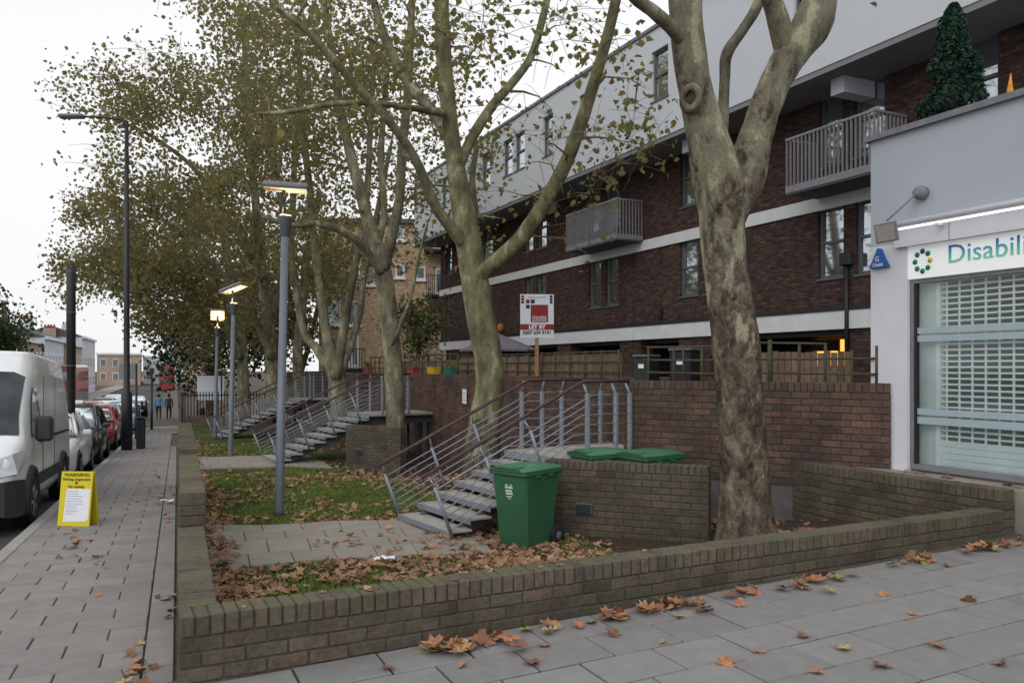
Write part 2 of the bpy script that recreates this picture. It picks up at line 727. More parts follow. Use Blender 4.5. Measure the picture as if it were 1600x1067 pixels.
# garden sheet
def garden():
    mb = MB()
    P = [5.02 + .3 * i for i in range(60)] + [23 + i for i in range(1, 22)]
    NQ = 60
    vs, fc = [], []
    for p in P:
        # left edge follows the street wall (t = .12)
        d = (p * BX * SY - p * BY * SX)
        ql = (.12 - (p * BX * SY - p * BY * SX)) / (BY * SY + BX * SX) if True else 0
        for j in range(NQ + 1):
            q = ql + (8.2 - ql) * j / NQ
            w = fb(p, q)
            z = gz(w.x, w.y) + .025 * noise.noise(Vector((w.x * 1.3, w.y * 1.3, 0)))
            vs.append((w.x, w.y, z))
    n = NQ + 1
    for i in range(len(P) - 1):
        for j in range(NQ):
            fc.append((i * n + j, i * n + j + 1, (i + 1) * n + j + 1, (i + 1) * n + j))
    mb.add(vs, fc, 0, True)
    t = NT('garden_soil_and_turf')
    p_ = t.pos()
    a = t.ramp(t.noise(p_, 1.1, 5, .6), [(.42, (.05, .04, .026)), (.54, (.075, .115, .025))])
    sp_ = t.new('ShaderNodeVectorMath', operation='DOT_PRODUCT')
    t.l.new(p_, sp_.inputs[0])
    sp_.inputs[1].default_value = (BY, -BX, 0)
    bare = t.ramp(t.math('ADD', t.math('MULTIPLY', sp_.outputs['Value'], .1), t.math('MULTIPLY', t.noise(p_, 2, 4), .12)), [(.50, (0, 0, 0)), (.56, (1, 1, 1))])
    a = t.mix(bare, a, (.062, .047, .033))
    a = t.mix(1.0, a, t.ramp(t.noise(p_, 40, 4), [(.3, (.6, .6, .6)), (.7, (1.3, 1.3, 1.3))]), 'MULTIPLY')
    t.col(a)
    t.bump(t.noise(p_, 60, 5), .6, .02)
    t.set(.95, 0, .1)
    return struct(mb.build('garden_ground', t.m, keep=True))


gard = garden()


def gn(x, y):
    return gz(x, y) + .025 * noise.noise(Vector((x * 1.3, y * 1.3, 0)))


# garden paths: each of slabs running from the street wall to a stair
me_p = slab_mesh('slab_p', .6, .6, m_slab_path)
def quadpath(name, px, nu, nv):
    a, b, c_, d = [ongard(*q) for q in px]       # near left, near right, far right, far left
    root = struct(empty(name, (a + c_) / 2))
    bed = MB()
    for i in range(nu):
        for j in range(nv):
            du = (.5 if j % 2 else 0)
            u0, u1 = max((i - du) / nu, 0), min((i + 1 - du) / nu, 1) if not (j % 2 and i == nu - 1) else 1
            cs = []
            for (x, y) in ((u0, j / nv), (u1, j / nv), (u1, (j + 1) / nv), (u0, (j + 1) / nv)):
                w = (a * (1 - x) + b * x) * (1 - y) + (d * (1 - x) + c_ * x) * y
                cs.append(w)
            cen = sum(cs, Vector()) / 4
            mb = MB()
            k = .985
            top, bot, inn = [], [], []
            for w in cs:
                e = cen + (w - cen) * k
                e2 = cen + (w - cen) * (k - .02)
                zz = gn(e.x, e.y)
                top.append(Vector((e2.x, e2.y, zz + .05)))
                inn.append(Vector((e.x, e.y, zz + .042)))
                bot.append(Vector((e.x, e.y, zz - .06)))
            mb.add(top + inn + bot, [(0, 1, 2, 3)] + [(4 + i2, 4 + (i2 + 1) % 4, (i2 + 1) % 4, i2) for i2 in range(4)] + [(8 + i2, 8 + (i2 + 1) % 4, 4 + (i2 + 1) % 4, 4 + i2) for i2 in range(4)])
            mb.build('path_slab', m_slab_path, root, True)
    return [a, b, c_, d]


path1 = quadpath('garden_path', [(318, 897), (770, 868), (740, 822), (318, 824)], 7, 4)
path2 = quadpath('garden_path', [(296, 736), (520, 733), (480, 713), (296, 716)], 7, 3)

# ------------------------------------------------------------------ brick walls
BL, BH, PITCH, CRS = .229, .075, .24, .086
_bm = {}
def brick_me(th, m, kind):
    key = (round(th, 3), m.name, kind)
    if key not in _bm:
        mb = MB()
        if kind == 'b':
            mb.cbox(0, BL, 0, th, 0, BH, .005)
        else:
            mb.cbox(0, .070, 0, th, 0, .115, .006)
        o = mb.build('brick', m, keep=True)
        _bm[key] = o.data
        bpy.data.objects.remove(o)
    return _bm[key]


def brick_wall(name, A, B, zt, zb, label, th=.215, mb_=m_brick, mc=m_cope, joined=False, gf=None, mort=m_mortar, cat='wall', group=None, maxn=298, side=1):
    A, B = Vector((A[0], A[1], 0)), Vector((B[0], B[1], 0))
    L = (B - A).length
    d = (B - A).normalized()
    rz = math.atan2(d.y, d.x)
    if joined:
        mb_ = m_brick_j if mb_ is m_brick else m_brick2_j
        mc = m_cope_j if mc is m_cope else m_cope2_j
    root = empty(name, (A.x, A.y, zb), rz, label, cat, group)
    H = zt - zb
    core = MB()
    e = .009
    core.box(e, L - e, e, th - e, -.1, H - .125)
    core.box(e, L - e, e + .004, th - e - .004, H - .125, H - .008)
    core.build('mortar_core', mort, root)
    J = MB() if joined else None
    n = 0
    # coping course, bricks on edge
    k = int(L / .080)
    pc = L / k
    me = brick_me(th, mc, 'c')
    for i in range(k):
        x = i * pc + (pc - .070) / 2
        if joined:
            J.box(x, x + .070, -.002, th + .002, H - .115, H + random.uniform(-.003, .003))
        else:
            share('coping_brick', me, root, (x, random.uniform(-.003, .003), H - .115 + random.uniform(-.003, .003)), (0, random.uniform(-.01, .01), random.uniform(-.008, .008)))
            n += 1
    me = brick_me(th, mb_, 'b')
    J2 = MB()
    z = H - .125 - BH
    row = 0
    while z > -.07:
        x = -(PITCH / 2 if row % 2 else 0)
        while x < L - .02:
            x0, x1 = max(x, 0), min(x + BL, L)
            if x1 - x0 > .03:
                ok = True
                if gf is not None:
                    w = A + d * ((x0 + x1) / 2)
                    ok = (zb + z + BH) > gf(w.x, w.y) - .01
                if ok:
                    if joined or n >= maxn:
                        (J or J2).box(x0, x1, random.uniform(-.003, .001), th + random.uniform(-.001, .003), z, z + BH, 1 if joined else 0)
                    else:
                        share('brick', me, root, (x0, random.uniform(-.003, .003), z + random.uniform(-.001, .001)), (0, 0, random.uniform(-.006, .006)), ((x1 - x0) / BL, 1, 1))
                        n += 1
            x += PITCH
        z -= CRS
        row += 1
    if joined:
        o = J.build('brickwork', [mc, mb_], root)
        o['kind'] = 'stuff'
    elif J2.v:
        o = J2.build('lower_brickwork', mb_, root)
        o['kind'] = 'stuff'
    return root


zfr = lambda x, y: zf(to_pq(x, y)[1]) - .02
WL, WR = fb(4.84, .26), fb(5.02, 7.72)
brick_wall('low_brick_wall', WL, WR, .30, -.12, 'long low mossy brick wall across the foreground beside the grey slabs', gf=zfr)
s0 = 4.95
brick_wall('low_brick_wall', fs(5.07, .22), fs(5.07 + 2.5, .22), .30, -.45, 'low green-topped brick wall running from the near corner along the street pavement', gf=None)
brick_wall('low_brick_wall', fs(7.58, .235), fs(10.95, .235), .60, -.4, 'raised middle length of brick wall along the pavement with a mossy top', gf=None)
brick_wall('low_brick_wall', fs(10.96, .235), fs(16.2, .235), .66, -.5, 'farthest brick wall length beside the pavement, ending near the blank board', joined=True)
brick_wall('low_brick_wall', onprof(291, 673), onprof(348, 673), -.62, -1.2, 'short far brick wall closing the garden below the blank board', joined=True)
# wall with bins behind, and its twin farther on
DX, DY = -4.98, 9.9
Lw, Rw = Vector((.43, 10.68, 0)), Vector((2.42, 9.9, 0))
Lw2, Rw2 = Vector((-4.26, 20.6, 0)), Vector((-2.72, 19.6, 0))
brick_wall('bin_store_wall', Lw, Rw, .47, -.66, 'brown brick bin store wall with a dark vent right behind the green bin', th=.22, gf=None)
bw2 = brick_wall('bin_store_wall', Lw2, Rw2, .21, -1.0, 'far brick bin store wall at the foot of the slim leaning tree', th=.22, maxn=298)
for k, (la, ra, zc) in enumerate(((Lw, Rw, .0), (Lw2, Rw2, -.3))):
    a = la.lerp(ra, .2)
    d = (ra - la).normalized()
    rt = empty('wall_vent', (a.x, a.y, -.22 + zc), math.atan2(d.y, d.x), 'dark vent plate low on the ' + ('brick wall next to the green bin' if k == 0 else 'far bin store wall under the slim tree'), 'vent')
    v = MB().cbox(0, .24, -.03, .0, 0, .15, .008)
    v.build('plate', m_dark_steel, rt)
    for i in range(4):
        MB().box(.02, .22, -.04, -.03, .02 + .03 * i, .036 + .03 * i).build('louvre', m_black, rt)
# wall beside the shop ledge and the terrace walls
brick_wall('low_brick_wall', fb(5.05, 7.93), fb(8.5, 7.93), .49, -.2, 'brick wall running back from the corner pier below the shop window', mb_=m_brick, mc=m_cope)
brick_wall('brick_pier', fb(5.0, 8.16), fb(5.0, 7.72) + Vector((0, 0, 0)), .49, 0, 'short brick pier where two low walls meet near the shop', th=.225, gf=zfr) if False else None
Ar, Cr = Vector((1.62, 11.7, 0)), Vector((4.55, 9.67, 0))
brick_wall('terrace_wall', Ar, Cr, 1.5, .28, 'red-brown brick terrace wall between the stair railing and the shop', mb_=m_brick2, mc=m_cope2, mort=m_mortar_d)
lowr = MB()
d = (Cr - Ar).normalized()
nrm = Vector((d.y, -d.x, 0))
a = Ar + nrm * -.03
b = Cr + nrm * -.03 - d * .05
lowr.add([a + Vector((0, 0, -.8)), b + Vector((0, 0, -.8)), b + Vector((0, 0, .28)), a + Vector((0, 0, .28))], [(0, 1, 2, 3)])
back = -nrm * .2
vs = [a, b, b + back, a + back]
lowr = MB().prism([(w.x, w.y) for w in vs], -.8, .285)
tag(lowr.build('terrace_wall_footing', mat('footing_render', (.11, .108, .105), .9, .2, 6, .3, 90)), 'pale rendered footing under the terrace wall behind the big trunk', 'footing')
W0 = fb(11.46, 7.57)
brick_wall('terrace_wall', fb(30, 7.57), W0, 1.5, -.9, 'long dark brick retaining wall behind the stairs carrying flower troughs', mb_=m_brick2, mc=m_cope2, joined=True, mort=m_mortar_d, th=.225)
# raised terraces behind the walls
t1 = [fb(9.95, 6.75), fb(7.05, 8.75), fb(7.05, 19.5), fb(10.7, 19.5)]
mb = MB().prism([(w.x, w.y) for w in t1], -.9, 1.42)
struct(mb.build('near_terrace', m_earth))
t2 = [fb(11.5, 7.82), fb(11.5, 19.5), fb(45, 19.5), fb(45, 7.82)]
mb = MB().prism([(w.x, w.y) for w in t2][::-1], -.9, 1.40)
struct(mb.build('long_terrace', m_earth))
pw = brick_wall('passage_wall', fb(11.47, 12), fb(11.47, 7.7), 1.5, .2, 'dark brick passage wall seen through the railing behind the stair landing', mb_=m_brick2, mc=m_cope2, joined=True, mort=m_mortar_d)

# shop ledge
mb = MB().prism([(w.x, w.y) for w in (fb(4.95, 7.95), fb(4.95, 8.7), fb(7.1, 8.7), fb(7.1, 7.95))][::-1], -.3, .47)
struct(mb.build('shop_ledge', m_slab_path))

# ------------------------------------------------------------------ metal stairs
def stair(P0, n, zd, label, deck=1.15, W=1.47, deckL=None):
    az = R(57)
    g, r = .295, .132
    z0 = zd - n * r
    root = empty('metal_stair', (P0[0], P0[1], z0), -az, label, 'staircase', 'stairs up to the terrace')
    # local: y climbs, x to the right
    sl = math.atan2(r, g)
    dn = Vector((0, -math.sin(sl), math.cos(sl)))
    for i in range(n):
        y, z = i * g, i * r
        t_ = MB()
        t_.cbox(0, W, y + .012, y + .33, z - .03, z, .004)
        o = t_.build('tread', m_stair_conc, root)
        MB().cbox(-.01, W + .01, y - .006, y + .012, z - .075, z + .002, .003).build('nosing', m_steel, o)
    yd, zz = n * g, n * r
    dk = MB().cbox(-.02, W + .02, yd + .012, yd + deck + .9, zz - .06, zz, .004).build('deck', m_stair_conc, root)
    MB().cbox(-.03, W + .03, yd - .008, yd + .012, zz - .11, zz + .003, .003).build('nosing', m_steel, dk)
    for j in range(1, 4):
        MB().box(-.01, W + .01, yd + j * .45, yd + j * .45 + .012, zz, zz + .002).build('joint', m_joint, dk)
    for x in (.18, W - .24):
        s_ = MB()
        pts = [(-.05, -.16), (.22, -.16), (yd + .15, zz - .28), (yd + deck + .85, zz - .28), (yd + deck + .85, zz - .08), (yd + .05, zz - .08), (-.0, -.1)]
        vs = [(x, a_, b_) for a_, b_ in pts] + [(x + .06, a_, b_) for a_, b_ in pts]
        m_ = len(pts)
        s_.add(vs, [tuple(range(m_))[::-1], tuple(range(m_, 2 * m_))] + [(i, (i + 1) % m_, m_ + (i + 1) % m_, m_ + i) for i in range(m_)])
        s_.build('stringer', m_dark_steel, root)
    for y in (yd + .2, yd + deck + .6):
        for x in (.2, W - .2):
            MB().box(x - .04, x + .04, y - .04, y + .04, -1.0 - .2, zz - .1).build('deck_leg', m_dark_steel, root)
    hr = .77
    for si, x in ((-1, .02), (1, W - .02)):
        inn = -si * .10
        # leaning posts on the flight
        ks = [0.15] + [k_ for k_ in np.arange(2.6, n - .4, 2.35)]
        for k_ in ks:
            f0 = Vector((x + si * .03, k_ * g, k_ * r - .10))
            top = Vector((x + si * .03, k_ * g, k_ * r)) + dn * (hr - .16)
            p_ = MB()
            p_.tube([f0, top], .024, 6).build('post', m_steel, root)
            MB().tube([top, Vector((x + inn * .4, top.y, top.z)) + dn * .15], [.02, .012], 6).build('bracket', m_steel, root)
        ht = 1.08
        yb = yd + (ht - hr / math.cos(sl)) / math.tan(sl) - .15
        ye = yd + deck + (.05 if si > 0 else .75)
        # handrail
        h0 = Vector((x + inn * .4, 0, 0)) + dn * hr - Vector((0, g * .1, r * .1))
        hb_ = Vector((x + inn * .4, yb, zz + ht - .03))
        MB().tube([h0, hb_, Vector((x + inn * .4, ye, zz + ht - .03))], .026, 8).build('handrail', m_handrail, root)
        for j in range(7):
            o_ = .03 + j * .092
            a_ = Vector((x + si * .03, .04, 0)) + dn * o_
            zb_ = zz + .05 + j * .135
            # bend where the sloping bar meets the level one
            yb2 = yd - .02 + (zb_ - zz - o_ / math.cos(sl)) / math.tan(sl)
            yb2 = min(max(yb2, yd - .3), yd + .6)
            sl_end = Vector((a_.x, yb2, a_.z + (yb2 - a_.y) * math.tan(sl)))
            sl_end.z = zb_
            MB().tube([a_, sl_end, Vector((a_.x, ye - .02, zb_))], .0085, 6).build('rail', m_steel, root)
        for y in ([yb + .02, (yb + ye) / 2 + .12, ye - .03] if si > 0 else [yb - .08, yb + .3, yb + .68, ye - .05]):
            MB().cbox(x + si * .03 - .028, x + si * .03 + .028, y - .028, y + .028, zz, zz + ht - .2, .006).build('landing_post', m_steel, root)
            MB().tube([(x + si * .03, y, zz + ht - .21), (x + inn * .5, y - .02, zz + ht - .04)], [.026, .014], 6).build('bracket', m_steel, root)
    return root


S1 = Vector((-1.58, 11.2, 0))
stair(S1, 6, .446, 'nearest metal stair with maroon handrails rising behind the green wheelie bin')
stair(S1 + Vector((DX, DY, 0)), 8, .446, 'middle metal stair beyond the grass, left of the slim leaning tree')
stair(S1 + 2 * Vector((DX, DY, 0)), 10, .446, 'farthest metal stair behind the two small lit lamp posts')
# ------------------------------------------------------------------ the housing block
QF, QT = 14.0, 12.75                 # brick face, projecting top storey face
P0B, P1B = 4.0, 37.6
Z1T, Z1B = 2.92, 2.52                # lower white band
ZO, ZR = 7.78, 10.75                 # underside of top storey, roof line
block = empty('apartment_block', fb(P1B, QF, 1.4), -AB, 'long dark brick apartment block with a white overhanging top storey', 'building')


def bl(p, q, z):                     # block-local: y along +p, x along +q
    return Vector((q - QF, p - P1B, z - 1.4))


def bbox(mb, p0, p1, q0, q1, z0, z1, mi=0):
    a, b = bl(p0, q0, z0), bl(p1, q1, z1)
    mb.box(a.x, b.x, a.y, b.y, a.z, b.z, mi)
    return mb


def wall_holes(p0, p1, z0, z1, holes):
    """split a rectangle round rectangular holes -> list of rectangles"""
    ps = sorted({p0, p1} | {h[0] for h in holes} | {h[1] for h in holes})
    out = []
    for a, b in zip(ps, ps[1:]):
        if a < p0 or b > p1:
            continue
        hs_ = sorted([(h[2], h[3]) for h in holes if h[0] <= a + 1e-6 and h[1] >= b - 1e-6])
        z = z0
        for (c, d) in hs_:
            if c > z:
                out.append((a, b, z, c))
            z = max(z, d)
        if z < z1:
            out.append((a, b, z, z1))
    return out


def pxw(u0, u1, v0, v1, q):          # window rectangle from its place on the facade plane
    pa, za = fac(u0, (v0 + v1) / 2, q)
    pb, zb = fac(u1, (v0 + v1) / 2, q)
    um = (u0 + u1) / 2
    _, zt = fac(um, v0, q)
    _, zl = fac(um, v1, q)
    return (min(pa, pb), max(pa, pb), zl, zt)


w1 = [pxw(1278, 1318, 322, 438, QF), pxw(1337, 1373, 312, 430, QF), pxw(1062, 1091, 373, 462, QF), pxw(1100, 1128, 366, 455, QF),
      pxw(920, 939, 406, 481, QF), pxw(946, 966, 400, 478, QF), pxw(820, 833, 428, 488, QF), pxw(838, 853, 424, 484, QF), pxw(756, 768, 440, 494, QF), pxw(697, 706, 456, 510, QF)]
w2 = [pxw(1280, 1317, 142, 250, QF), pxw(1335, 1382, 112, 240, QF), pxw(1063, 1090, 272, 325, QF), pxw(918, 940, 288, 368, QF), pxw(946, 968, 276, 355, QF),
      pxw(819, 833, 330, 388, QF), pxw(839, 854, 320, 384, QF), pxw(751, 770, 358, 412, QF), pxw(697, 706, 378, 432, QF), pxw(1500, 1560, 40, 180, QF)]
w3 = [pxw(1018, 1044, 66, 160, QT), pxw(905, 916, 165, 222, QT), pxw(848, 864, 180, 250, QT), pxw(804, 820, 206, 268, QT), pxw(786, 801, 218, 274, QT), pxw(752, 766, 242, 284, QT), pxw(1240, 1290, -40, 14, QT), pxw(690, 698, 278, 316, QT)]


def norm_z(ws, lo, hi):              # same sill and head for the windows of one storey
    return [(a, b, lo, hi) for a, b, c, d in ws]


def med(ws, i):
    x = sorted(w[i] for w in ws)
    return x[len(x) // 2]


w1 = norm_z(w1, med(w1, 2), med(w1, 3))
w2 = norm_z(w2, med(w2[2:9], 2), med(w2[2:9], 3))
w3 = norm_z(w3, med(w3, 2), med(w3, 3))
holes = w1 + w2
wm = MB()
for (a, b, c, d) in wall_holes(P0B, P1B, Z1B + .02, ZO, holes):
    bbox(wm, a, b, QF, QF + .3, c, d)
wm.build('brick_wall', m_fbrick, block)
tw = MB()
for (a, b, c, d) in wall_holes(P0B - 1, P1B + .4, ZO, ZR, w3):
    bbox(tw, a, b, QT, QT + .25, c, d)
bbox(tw, P1B + .15, P1B + .4, QT + .25, QF + 7, ZO, ZR)
tw.build('top_storey', m_white, block)
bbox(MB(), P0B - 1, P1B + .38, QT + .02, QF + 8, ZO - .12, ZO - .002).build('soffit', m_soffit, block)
bbox(MB(), P0B - 1, P1B + .5, QT - .06, QF + 8, ZR, ZR + .09).build('roof_edge', m_coping, block)
bbox(MB(), P1B - .25, P1B, QF + .3, QF + 8, 1.2, ZO - .12).build('end_wall', m_fbrick, block)
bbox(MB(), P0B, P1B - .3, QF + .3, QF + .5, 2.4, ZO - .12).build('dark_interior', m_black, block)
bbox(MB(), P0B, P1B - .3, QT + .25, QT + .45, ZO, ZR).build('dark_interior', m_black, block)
# white bands
p_, zb2 = fac(1180, 334, QF)
for nm, zt, h in (('lower_band', Z1T, .40), ('upper_band', zb2, .30)):
    bbox(MB(), P0B - .01, P1B + .02, QF - .05, QF + .02, zt - h, zt).build(nm, m_band, block)
bbox(MB(), P0B - .01, P1B + .01, QF - .07, QF + .02, Z1T, Z1T + .10).build('gutter', m_black, block)


def window(w, q, depth=.12):
    a, b, c, d = w
    f = .065
    fr = MB()
    y0, y1 = q + depth - .04, q + depth + .04
    for (pa, pb, za, zb_) in ((a, b, c, c + f), (a, b, d - f, d), (a, a + f, c + f, d - f), (b - f, b, c + f, d - f)):
        bbox(fr, pa, pb, y0, y1, za, zb_)
    m = (c + d) / 2
    bbox(fr, a + f, b - f, y0 - .02, y1, m - .03, m + .03)
    o = fr.build('window', m_frame, block)
    bbox(MB(), a + f, b - f, q + depth - .005, q + depth + .01, c + f, m - .03).build('pane', m_glass, o)
    bbox(MB(), a + f, b - f, q + depth + .01, q + depth + .022, m + .03, d - f).build('pane', m_glass, o)
    bbox(MB(), a - .03, b + .03, q - .03, q + depth, c - .05, c - .002).build('sill', m_frame, o)
    return o


for w in w1 + w2:
    window(w, QF)
for w in w3:
    window(w, QT)
# balconies
for (u0, u1, vb, k) in ((1227, 1372, 300, 0), (884, 968, 398, 1)):
    pa, _ = fac(u0, vb, QF - 1.0)
    pb, _ = fac(u1, vb, QF - .9)
    pn, pf = min(pa, pb), max(pa, pb)
    pn = pn + 0
    zb_ = zb2 + .02
    bal = MB()
    bbox(bal, pn, pf, QF - 1.0, QF - .06, zb_ - .02, zb_ + .13)
    o = bal.build('balcony', m_balc, block)
    bbox(MB(), pn + .02, pf - .02, QF - .98, QF - .08, zb_ - .06, zb_ - .022).build('balcony_underside', m_dark_steel, o)
    H = zb_ + 1.18
    rr = MB()
    bbox(rr, pn, pf, QF - 1.0, QF - .95, H - .05, H)
    bbox(rr, pn, pn + .05, QF - .95, QF - .06, H - .05, H)
    bbox(rr, pf - .05, pf, QF - .95, QF - .06, H - .05, H)
    rr.build('balcony_rail', m_balc, o)
    n = int((pf - pn) / .11)
    bar = MB().box(-.011, .011, -.02, .02, 0, 1.0)
    me = bar.build('b', m_balc, keep=True)
    bme = me.data
    bpy.data.objects.remove(me)
    for i in range(n + 1):
        share('baluster', bme, o, bl(pn + .025 + (pf - pn - .05) * i / n, QF - .975, zb_ + .13), (0, 0, math.pi / 2))
    for pe in (pn + .025, pf - .025):
        for i in range(1, 9):
            share('baluster', bme, o, bl(pe, QF - .975 + i * .11, zb_ + .13))
# beam ends under the overhang
for (u, v) in ((1300, 124), (830, 322), (1065, 222)):
    p, z = fac(u, v, QT + .3)
    bbox(MB(), p - .17, p + .17, QT + .45, QF + .1, ZO - .46, ZO - .122).build('beam_end', m_white, block)
# open ground floor: back wall, piers, slab soffit, doors
bbox(MB(), P0B, P1B, QF + 3.0, QF + 3.2, 1.2, 2.6).build('recess_wall', m_fbrick, block)
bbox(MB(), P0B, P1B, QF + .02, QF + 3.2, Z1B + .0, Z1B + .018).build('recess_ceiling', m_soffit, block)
for (u0, u1) in ((1327, 1362), (1060, 1110), (968, 1000), (870, 890), (700, 735)):
    pa, _ = fac(u0, 550, QF)
    pb, _ = fac(u1, 550, QF)
    bbox(MB(), min(pa, pb), max(pa, pb), QF + .02, QF + .5, 1.2, Z1B - .002).build('pier', m_fbrick, block)
p, z = fac(1298, 535, QF + 2.97)
lit = bbox(MB(), p - .5, p + .5, QF + 2.93, QF + 2.98, 1.72, 2.42).build('lit_window', emit('lit_window_glow', (1.0, .5, .1), 1.1), block)
for dp in (-.33, .12):
    bbox(MB(), p + dp - .03, p + dp + .03, QF + 2.9, QF + 2.93, 1.72, 2.42).build('glazing_bar', m_post_wood, lit)
bbox(MB(), p - .3, p + .5, QF + 2.9, QF + 2.93, 2.12, 2.42).build('blind', m_wood, lit)
# downpipe and small fittings
p, _ = fac(1324, 500, QF - .06)
dpipe = MB().tube([bl(p, QF - .08, 1.4), bl(p, QF - .08, Z1T + 1.0)], .045, 8).build('downpipe', m_black, block)
MB().cbox(*(lambda a: (a.x - .14, a.x + .02, a.y - .14, a.y + .14, a.z, a.z + .28))(bl(p, QF - .03, Z1T + .95)), .02).build('hopper', m_black, block)
p, z = fac(1032, 489, QF - .05)
a = bl(p, QF - .06, z)
MB().cbox(a.x - .05, a.x + .05, a.y - .06, a.y + .06, a.z - .14, a.z + .14, .01).build('vent_box', m_black, block)
p, z = fac(784, 513, QF - .05)
a = bl(p, QF - .1, z)
MB().lathe([(.0, 0), (.12, .02), (.15, .15), (.11, .32), (.0, .36)], 12, (a.x, a.y, a.z - .15)).build('alarm_box', mat('orange_box', (.5, .17, .04), .6), block)

# ------------------------------------------------------------------ shop
QS = 8.3
PL = 7.08
shop = empty('shop', fb(PL, QS, .47), -AB, 'pale grey rendered shop with lit white sign and shuttered window', 'shop')


def sl_(p, q, z):
    return Vector((q - QS, p - PL, z - .47))


def sbox(mb, p0, p1, q0, q1, z0, z1, mi=0):
    a, b = sl_(p0, q0, z0), sl_(p1, q1, z1)
    return mb.box(min(a.x, b.x), max(a.x, b.x), min(a.y, b.y), max(a.y, b.y), a.z, b.z, mi)


_, ZTOP = fac(1361, 214, QS)
po, zsb = fac(1417, 437, QS)          # sign bottom
_, zst = fac(1417, 386, QS)           # sign top
_, zar = fac(1405, 352, QS - .1)      # lamp rail
pg, _ = fac(1425, 600, QS)
PE = 0.5
sh = MB()
sbox(sh, PE, PL, QS, QS + .25, zst + .06, ZTOP - .07)      # upper render
sbox(sh, PE, PL - .25, QS + .25, QS + 6, ZTOP - .6, ZTOP - .35)  # flat roof
sbox(sh, PL - .25, PL, QS + .25, QS + 6, .4, ZTOP - .07)   # side wall
sh.build('render_wall', m_shop, shop)
sh = MB()
sbox(sh, po + .0, PL, QS - .0, QS + .25, .40, zst + .06)
sh.build('pillar', m_shop_w, shop)
sbox(MB(), PE, PL + .06, QS - .06, QS + .3, ZTOP - .07, ZTOP).build('parapet_coping', m_coping, shop)
# joint lines in coping
# fascia panel below the lamp rail
fa = MB()
sbox(fa, PE, po + .14, QS - .05, QS, zst + .0, zar - .03)
fao = fa.build('fascia_panel', m_shop_w, shop)
pj, _ = fac(1483, 370, QS - .05)
sbox(MB(), pj - .004, pj + .004, QS - .053, QS - .05, zst, zar - .04).build('panel_joint', m_coping, fao)
a, b = sl_(PE, QS - .11, zar), sl_(po + .16, QS - .11, zar)
lr = MB().tube([a, b], .045, 10).build('lamp_rail', m_shop_w, shop)
sbox(MB(), PE, po + .15, QS - .13, QS - .09, zar - .058, zar - .043).build('light_strip', emit('strip_light', (1, .98, .93), 1.1), lr)
pk, _ = fac(1467, 349, QS - .1)
sbox(MB(), pk - .03, pk + .03, QS - .14, QS - .08, zar - .09, zar - .06).build('strip_clip', m_shop_w, lr)
# illuminated sign
sg = MB()
sbox(sg, PE, po, QS + .02, QS + .10, zsb, zst)
sgo = sg.build('sign', emit('sign_panel', (.80, .82, .82), .18), shop)
tt = NT('letter_gradient')
o_ = tt.obj()
sp = tt.new('ShaderNodeSeparateXYZ')
tt.l.new(o_, sp.inputs[0])
hh = zst - zsb
zc = (zsb + zst) / 2 + .03 - .47
mr = tt.math('DIVIDE', tt.math('SUBTRACT', sp.outputs['Z'], zc - .22 * hh), .44 * hh)
tt.col(tt.ramp(mr, [(0, (.22, .68, .52)), (.5, (.12, .45, .5)), (1, (.03, .17, .42))]))
tt.set(.5)
pT, zT = fac(1478, 402, QS)
Mx = Matrix(((0, 0, -1, 0), (-1, 0, 0, 0), (0, 1, 0, 0), (0, 0, 0, 1)))   # text x -> -p, text y -> z, facing -q
b = sl_(pT, QS + .015, zc + .47)
text_mesh('Disability', hh * .75, tt.m, 'sign_letters', sgo, Matrix.Translation(b) @ Mx, .003, 'LEFT', 0, 1.07)
pD, zD = fac(1440, 408, QS)
for i in range(8):
    a_ = math.pi / 2 + i * math.pi / 4
    rr = .115
    c = sl_(pD - math.cos(a_) * rr * .85, QS + .012, zD + math.sin(a_) * rr)
    dot = MB().lathe([(.031, 0), (.031, .006)], 14, (c.x, c.y, c.z), axis='x')
    cc = (.62, .62, .05) if i == 6 else (.012, .22, .15) if i else (.005, .12, .13)
    dot.build('logo_dot', mat('logo_%d' % i, cc, .5, .02), sgo)
# shop window
_, zwb = fac(1426, 733, QS + .12)
zwb = .50
fr = MB()
sbox(fr, PE, po, QS + .05, QS + .13, zsb - .05, zsb - .002)
sbox(fr, po - .05, po - .0, QS + .05, QS + .13, zwb, zsb - .05)
sbox(fr, PE, po - .05, QS + .05, QS + .13, zwb, zwb + .06)
fro = fr.build('window_frame', m_coping, shop)
sbox(MB(), po - .075, po - .05, QS + .06, QS + .12, zwb + .06, zsb - .05).build('dark_seal', m_black, fro)
sbox(MB(), PE, po - .07, QS + .085, QS + .095, zwb + .06, zsb - .05).build('pane', m_clear, fro)
m_frost = mat('frosted_band', (.36, .46, .50), .7, .03)
for (v0, v1) in ((512, 521), (524, 534), (638, 648), (651, 662)):
    _, za = fac(1428, v1, QS)
    _, zb_ = fac(1428, v0, QS)
    sbox(MB(), PE, po - .078, QS + .080, QS + .084, za, zb_).build('frosted_band', m_frost, fro)
inn = MB()
sbox(inn, PE, po, QS + 2.5, QS + 2.6, .4, zsb + .2)
sbox(inn, PE, po, QS + .13, QS + 2.6, .40, .49)
sbox(inn, PE, po, QS + .3, QS + 2.6, zsb + .0, zsb + .1)
sbox(inn, po + .0, po + .02, QS + .26, QS + 2.6, .4, zsb + .2)
inn.build('interior', mat('shop_interior', (.42, .47, .46), .8, .05), shop)
